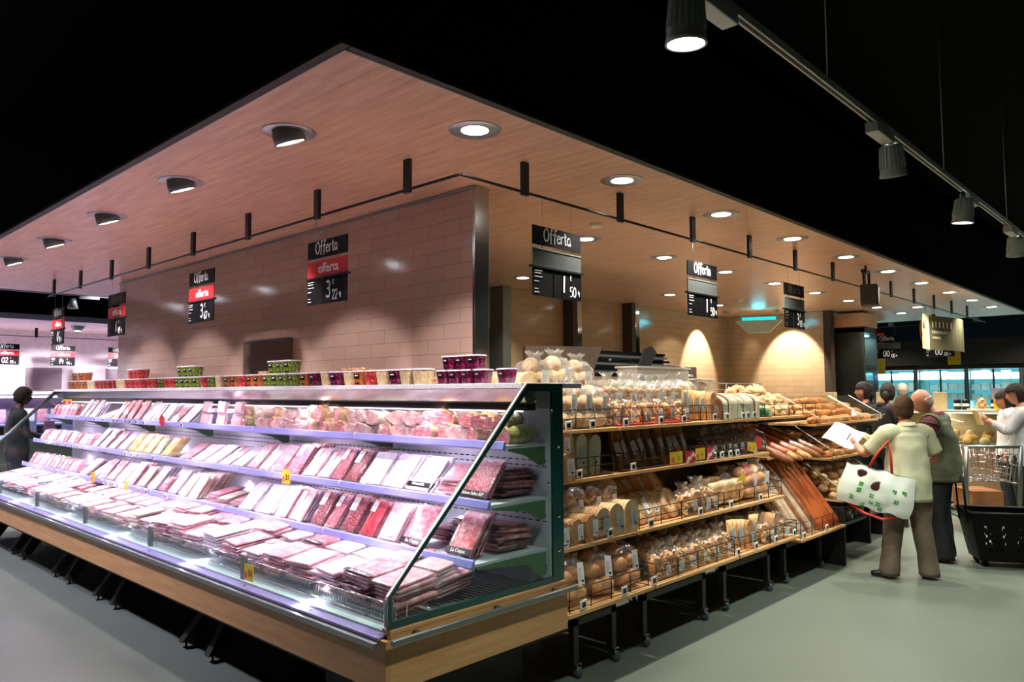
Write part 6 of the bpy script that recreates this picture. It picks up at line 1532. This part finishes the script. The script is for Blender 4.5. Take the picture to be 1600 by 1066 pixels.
    if cap:
        mb = MB(); bm = bmesh.new(); bmesh.ops.create_uvsphere(bm, u_segments=24, v_segments=16, radius=1)
        bmesh.ops.delete(bm, geom=[v for v in bm.verts if v.co.z < .22], context='VERTS')
        for v in bm.verts: v.co = Vector((v.co.x * .094, v.co.y * .114, v.co.z * .135))
        mb.bm(bm, cap, True, q); mb.prism([(-.07, .085), (.07, .085), (.055, .155), (0, .175), (-.055, .155)], 'z', .036, .042, cap)
        b = len(mb.v) - 10; mb.v[b:] = [tuple(q @ Vector(p)) for p in mb.v[b:]]; mb.build('cap', e)
    return e, q
m_beige = mat_mottle('beige_cotton', [(190, 186, 150), (212, 208, 172)], 5, .8, 3, .1)
m_taupe = mat_mottle('taupe_trousers', [(92, 78, 62), (116, 100, 82)], 5, .85, 3, .1)
m_maroon = mat_mottle('maroon_shirt', [(84, 18, 34), (110, 28, 48)], 6, .8, 3, .1)
m_vest = mat_mottle('olive_vest', [(78, 84, 62), (100, 104, 80)], 6, .8, 3, .1)
m_blackc = mat_mottle('black_cloth', [(14, 15, 17), (28, 30, 32)], 6, .85, 3, .1)
m_greyc = mat_mottle('grey_jersey', [(170, 170, 172), (196, 196, 198)], 6, .85, 3, .1)
m_whitec = mat_mottle('white_cardigan', [(226, 222, 218), (240, 238, 234)], 6, .85, 3, .1)
m_hairb = mat_mottle('auburn_brown_hair', [(48, 26, 14), (96, 58, 30)], 30, .85, 3, .8, (4, 4, 1))
m_haird = mat_mottle('dark_hair', [(16, 11, 9), (40, 26, 20)], 30, .75, 3, .6, (4, 4, 1))
m_hairg = mat_mottle('grey_fringe_hair', [(150, 130, 112), (180, 160, 144)], 30, .6, 3, .4)
SK1 = (196, 128, 100); SK2 = (216, 150, 124); SKD = (92, 60, 46)
# woman in the beige shirt, seen from behind, left arm forward with a list
W_ = (7.28, 2.05, 0); rzW = R(-40)
wm, wq = person('woman in beige short-sleeved shirt and taupe trousers holding a list, seen from behind', W_, rzW,
    dict(head=(.015, .045, 1.585), neck=(.01, .02, 1.48), neckb=(0, -.01, 1.43), sL=(-.19, 0, 1.375), sR=(.19, 0, 1.375), eL=(-.33, .16, 1.14), wL=(-.30, .36, 1.24), eR=(.32, .00, 1.12), wR=(.24, .20, 1.02), kL=(-.13, .05, .48), aL=(-.22, .00, .085), kR=(.12, .0, .49), aR=(.13, -.09, .085), fL=-.9, fR=.35),
    SK1, m_beige, m_taupe, m_hairb, 'short', (R(-6), 0, R(-40)), S=.925, sleeve=.80, female=True, belly=.015, long_shirt=.13, handsd={'L': ((-.1, .9, .35), (.6, 0, -.4), .75), 'R': ((-.5, .7, -.2), (-.6, 0, 0), .6)})
# list and pen in her hand
def wpt(p): # her local frame to the world
    return Matrix.Translation(W_) @ Matrix.Rotation(rzW, 4, 'Z') @ Matrix.Scale(.925, 4) @ Vector(p)
hw_ = wpt((-.30, .44, 1.27))
e = empty('paper_sheet', tuple(hw_ + Vector((-.03, .02, .0))), tuple((Vector((-.60, -.22, .77)).to_track_quat('Z', 'Y') @ Matrix.Rotation(R(-30), 3, 'Z').to_quaternion()).to_euler()), 'white printed sheet held up by the woman in beige', 'paper')
mb = MB(); n = 8; vs = []
for i in range(n + 1):
    for j in (0, 1): vs.append((-.21 + .30 * i / n, -.09 + .26 * j, .012 * math.sin(i * .8)))
mb.add(vs, [(2 * i, 2 * i + 2, 2 * i + 3, 2 * i + 1) for i in range(n)], mat('white_paper', (244, 242, 246), .6)); 
vs2 = [(x, y, z - .0012) for x, y, z in vs]; mb.add(vs2, [(2 * i, 2 * i + 1, 2 * i + 3, 2 * i + 2) for i in range(n)], mat('white_paper', (244, 242, 246), .6)); mb.build('sheet', e)
e = empty('pen', tuple(hw_ + Vector((-.01, .03, .01))), (R(30), R(10), 0), 'short black pen in the left hand of the woman in beige', 'pen')
MB().tube([(0, 0, -.05), (0, 0, .06)], .005, m_ink, 8).build('barrel', e)
MB().lathe([(.028, -.008), (.031, 0), (.028, .008)], m_steelD, 18, cap=False, xf=Matrix.Translation((-.303, .335, 1.228)) @ Matrix.Rotation(R(-70), 4, 'X')).build('wristwatch', wm)
# big shopping bag hanging from her left forearm

e = empty('shopping_bag', (6.97, 2.26, .61), (R(0), R(14), R(-74)), 'large white shopping bag with green clovers hanging from the beige woman’s arm', 'shopping bag')
m_bagw = mat_mottle('white_woven_bag', [(214, 222, 206), (236, 240, 228)], 5, .4, 2, .2)
bw, bh, bd = .29, .34, .10
def bagpt(u, v, side): # u -1..1, v 0..1
    puffd = bd * (1 - (2 * v - 1) ** 2 * .35) * (1 - abs(u) ** 4 * .6)
    return Vector((u * bw * (1 + .05 * math.sin(v * 5)), side * puffd * (1 + .25 * noise.noise(Vector((u * 2.5, v * 3, side * 4)))), bh * v + .02 * noise.noise(Vector((u * 3, v * 3, 9)))))
mb = MB(); N = 14
for side in (-1, 1):
    vs = [bagpt(-1 + 2 * i / N, j / N, side) for j in range(N + 1) for i in range(N + 1)]
    mb.add(vs, [(j * (N + 1) + i, j * (N + 1) + i + 1, (j + 1) * (N + 1) + i + 1, (j + 1) * (N + 1) + i) for j in range(N) for i in range(N)], m_bagw, True)
for u in (-1, 1):
    vs = [bagpt(u, j / N, s_) for j in range(N + 1) for s_ in (-1, 1)]; mb.add(vs, [(2 * j, 2 * j + 1, 2 * j + 3, 2 * j + 2) for j in range(N)], mat('tan_bag_side', (176, 156, 116), .5), True)
vs = [bagpt(-1 + 2 * i / N, 0, s_) for i in range(N + 1) for s_ in (-1, 1)]; mb.add(vs, [(2 * j, 2 * j + 1, 2 * j + 3, 2 * j + 2) for j in range(N)], m_bagw, True)
mb.build('bag_body', e)
mb = MB(); cl = mat('clover_green', (70, 150, 70), .5)
for i in range(12):
    u, v = random.Random(i).uniform(-.8, .8), random.Random(i + 50).uniform(.06, .62)
    for side in (-1, 1):
        p = bagpt(u, v, side); 
        for q_ in range(4): a = q_ * 1.57 + .7; mb.blob(tuple(p + Vector((.013 * math.cos(a), side * .001, .013 * math.sin(a)))), (.010, .003, .010), cl, seg=8, rings=5)
mb.build('printed_clovers', e)
mb = MB(); br_ = mat('coffee_bean_brown', (66, 30, 24), .4)
for (u, v, a) in ((-.45, .78, .4), (.0, .62, -.6)):
    for side in (-1, 1): p = bagpt(u, v, side); mb.blob((0, 0, 0), (.055, .006, .038), br_, seg=14, rings=8, xf=Matrix.Translation(p) @ Matrix.Rotation(a, 4, 'Y'))
mb.build('printed_beans', e)
mb = MB().tube([Vector((-.1, -.02, bh - .01)), Vector((-.06, -.03, bh + .14)), Vector((-.0, -.01, bh + .27)), Vector((.05, .0, bh + .14)), Vector((.09, 0, bh - .01))], .011, mat('orange_red_strap', (214, 62, 36), .5), 8); mb.build('strap', e)
MB().tube([Vector((-.2, 0, .0)), Vector((-.05, -.05, -.05)), Vector((.10, -.04, -.06)), Vector((.22, 0, 0))], .012, mat('orange_red_strap', (214, 62, 36), .5), 8).build('lower_strap', e)
# bald man in the vest
person('balding man in maroon shirt and olive vest bending towards the woman in beige', (8.2, 2.02, 0), R(10),
    dict(head=(-.10, .12, 1.545), neck=(-.05, .06, 1.46), neckb=(-.03, .02, 1.41), chest=(0, .0, 1.25), sL=(-.20, .05, 1.35), sR=(.20, -.02, 1.36), eL=(-.27, .10, 1.08), wL=(-.12, .30, 1.08), eR=(.28, .02, 1.08), wR=(.14, .24, 1.02)),
    SK2, m_maroon, m_blackc, m_hairg, 'bald_fringe', (R(-20), 0, R(24)), S=.99, sleeve=.85, vest=m_vest, belly=.03, handsd={'L': ((.5, .8, 0), (0, 0, -1), .6), 'R': ((-.6, .7, 0), (0, 0, -1), .6)})
# bakery assistant in black with visor
e_, q_ = person('bakery assistant in black with dark visor cap and tan apron behind the bins', (10.55, 3.22, 0), R(-125),
    dict(head=(0, .06, 1.60), eL=(-.26, .08, 1.12), wL=(-.14, .30, 1.02), eR=(.26, .08, 1.12), wR=(.14, .30, 1.02)), SK1, m_blackc, m_blackc, m_haird, 'bob', (R(-10), 0, R(38)), S=1.0, longsleeve=1.5, cap=m_ink)
MB().add([(-.12, .155, 1.30), (.12, .155, 1.30), (.19, .175, 1.0), (.19, .175, .55), (-.19, .175, .55), (-.19, .175, 1.0)], [(0, 1, 2, 3, 4, 5)], mat('tan_apron', (176, 160, 116), .7)).build('apron', e_)
person('second bakery assistant in dark clothes, half hidden behind the first', (11.05, 3.62, 0), R(28),
    dict(), SK1, m_blackc, m_blackc, m_haird, 'bob', (0, 0, R(10)), S=1.0, longsleeve=1.5)
# shopper in grey at the island
gw, gq = person('dark-haired woman in grey jersey reading a packet at the island', (10.75, 1.74, 0), R(14),
    dict(head=(0, .05, 1.60), eL=(-.22, .16, 1.16), wL=(-.06, .36, 1.30), eR=(.23, .14, 1.14), wR=(.08, .36, 1.27)), SK2, m_greyc, m_blackc, m_haird, 'bob', (R(-12), 0, R(12)), S=.985, female=True, longsleeve=1.35, long_shirt=.10,
    handsd={'L': ((.3, .8, .5), (.8, 0, 0), .9), 'R': ((-.3, .8, .5), (-.8, 0, 0), .9)})
hp = Matrix.Translation((10.75, 1.74, 0)) @ Matrix.Rotation(R(14), 4, 'Z') @ Vector((0.0, .45, 1.30))
e = empty('bread_packet', tuple(hp), (R(-20), 0, R(38)), 'small cream packet held by the woman in grey', 'packet')
MB().box((-.06, -.015, -.10), (.06, .015, .10), mat('cream_packet', (236, 206, 140), .4), .01).build('wrapper', e)
person('shopper in white cardigan just behind the woman in grey', (11.18, 1.95, 0), R(20), dict(head=(0, .04, 1.56)), SK1, m_whitec, m_blackc, m_haird, 'bob', (R(-8), 0, R(8)), S=.96, female=True, longsleeve=1.6)
person('grey-haired man far off beyond the balding man', (14.3, 4.05, 0), R(-60), dict(), SK2, m_vest, m_blackc, m_hairg, 'short', (0, 0, 0), S=1.0, longsleeve=1.7)
# man with cap at left
person('man in dark jacket and green cap walking beyond the meat case at left', (2.84, 12.0, 0), R(-95),
    dict(head=(0, .05, 1.62), eL=(-.27, .06, 1.12), wL=(-.16, .26, 1.05), eR=(.27, .06, 1.12), wR=(.16, .26, 1.05)), SKD, mat_mottle('dark_green_jacket', [(22, 30, 26), (36, 46, 40)], 6, .8, 3, .1), m_blackc, m_haird, 'short', (R(-8), 0, 0), S=.985, longsleeve=1.7, cap=mat('green_cap', (58, 80, 66), .7))
# ---------------------------------------------------------------- trolley, rolling basket
e = empty('rolling_basket', (8.36, 1.54, 0), (0, 0, R(-62)), 'black rolling shopping basket with raised handle on the floor', 'shopping basket')
m_blkp = mat('black_plastic', (9, 9, 10), .5, spec=.2)
bx, by = .25, .17; tx, ty = .33, .23; zb, zt_ = .06, .50
mb = MB()
def wall(a0, a1, b0, b1, holes):
    """a basket side between bottom edge a0-a1 and top edge b0-b1 with a lattice window"""
    a0, a1, b0, b1 = map(Vector, (a0, a1, b0, b1)); nx, nz = 24, 20; nn = (a1 - a0).cross(b0 - a0).normalized() * .004
    P = lambda i, j: (a0.lerp(a1, i / nx)).lerp(b0.lerp(b1, i / nx), j / nz)
    vs = [P(i, j) + k * nn for j in range(nz + 1) for i in range(nx + 1) for k in (0, 1)]; fs = []
    for j in range(nz):
        for i in range(nx):
            hole = any(u0 <= i < u1 for u0, u1 in holes) and 4 <= j < 16 and (i + j // 2) % 2 == 0 and j % 3 != 0
            if hole: continue
            a = 2 * (j * (nx + 1) + i); b = a + 2; c = a + 2 * (nx + 1) + 2; d = a + 2 * (nx + 1); fs += [(a, b, c, d), (a + 1, d + 1, c + 1, b + 1)]
    mb.add(vs, fs, m_blkp)
cb4 = [(-bx, -by, zb), (bx, -by, zb), (bx, by, zb), (-bx, by, zb)]; ct4 = [(-tx, -ty, zt_), (tx, -ty, zt_), (tx, ty, zt_), (-tx, ty, zt_)]
for i in range(4): wall(cb4[i], cb4[(i + 1) % 4], ct4[i], ct4[(i + 1) % 4], [(3, 10), (14, 21)] if i % 2 == 0 else [(6, 18)])
mb.add([Vector(p) for p in cb4] + [Vector(p) + Vector((0, 0, .006)) for p in cb4], [(0, 3, 2, 1), (4, 5, 6, 7)], m_blkp); mb.build('basket', e)
MB().tube([(-tx, -ty, zt_), (tx, -ty, zt_), (tx, ty, zt_), (-tx, ty, zt_)], .016, m_blkp, 8, closed=True).build('rim', e)
MB().tube([(-tx - .005, -.12, zt_ - .1), (-tx - .03, -.12, zt_ + .32), (-tx - .03, .12, zt_ + .32), (-tx - .005, .12, zt_ - .1)], .011, m_blkp, 8).build('pull_handle', e)
for sx in (-1, 1):
    for sy in (-1, 1): MB().lathe([(.001, -.012), (.03, -.012), (.03, .012), (.001, .012)], m_blkp, 14, cap=False, xf=Matrix.Translation((sx * .20, sy * .12, .030)) @ Matrix.Rotation(R(90), 4, 'X')).box((sx * .20 - .02, sy * .12 - .018, .03), (sx * .20 + .02, sy * .12 + .018, .062), m_blkp).build('wheel', e)
# trolley
e = empty('shopping_trolley', (10.15, 2.10, 0), (0, 0, R(-52)), 'chrome shopping trolley with basket and cardboard box, between the shoppers', 'shopping trolley')
def net(c0, c1, n_u, n_v, r=.0035, m=m_chrome):
    mb = MB(); a, b, c, d = [Vector(p) for p in c0 + c1]
    for i in range(n_u + 1): t = i / n_u; mb.tube([a.lerp(b, t), d.lerp(c, t)], r, m, 4)
    for j in range(n_v + 1): t = j / n_v; mb.tube([a.lerp(d, t), b.lerp(c, t)], r * 1.2, m, 4)
    return mb
A = [(-.24, -.28, .60), (.24, -.28, .60), (.21, .38, .62), (-.21, .38, .62)]; B = [(-.28, -.34, .98), (.28, -.34, .98), (.24, .48, .95), (-.24, .48, .95)]
for i in range(4): net([A[i], A[(i + 1) % 4]], [B[(i + 1) % 4], B[i]], 10, 5).build('basket_side', e)
net([A[0], A[1]], [A[2], A[3]], 8, 8).build('basket_floor', e)
MB().tube([(-.29, -.36, 1.0), (.29, -.36, 1.0)], .017, m_steelD, 10).build('handle', e)
for sx in (-1, 1): MB().tube([(sx * .29, -.36, 1.0), (sx * .29, -.32, .6), (sx * .27, -.30, .2), (sx * .25, -.30, .13)], .022, m_steelD, 8).tube([(sx * .25, -.30, .16), (sx * .18, .45, .16)], .016, m_steelD, 8).tube([(sx * .27, -.28, .58), (sx * .2, .42, .6)], .012, m_steelD, 8).build('frame', e)
net([(-.24, -.28, .24), (.24, -.28, .24)], [(.18, .42, .24), (-.18, .42, .24)], 6, 8).build('lower_rack', e)
for sx, sy in ((-.25, -.30), (.25, -.30), (-.18, .43), (.18, .43)):
    MB().lathe([(.001, -.014), (.055, -.014), (.055, .014), (.001, .014)], m_blkp, 16, cap=False, xf=Matrix.Translation((sx, sy, .056)) @ Matrix.Rotation(R(90), 4, 'Y')).box((sx - .018, sy - .012, .05), (sx + .018, sy + .012, .17), m_lampgrey).build('castor', e)
e = empty('cardboard_box', (10.15, 2.10, .262), (0, 0, R(-52)), 'brown cardboard box on the lower rack of the trolley', 'box')
MB().box((-.17, -.2, 0), (.17, .25, .22), mat_mottle('cardboard', [(140, 84, 44), (170, 108, 62)], 5, .8, 2, .1), .003).build('carton', e); MB().box((-.171, -.02, .001), (.171, .03, .221), mat('parcel_tape', (176, 130, 80), .3)).build('tape', e)
for K in PROTOS:
    if not K.used:
        for c in list(K.root.children_recursive): bpy.data.objects.remove(c)
        bpy.data.objects.remove(K.root)
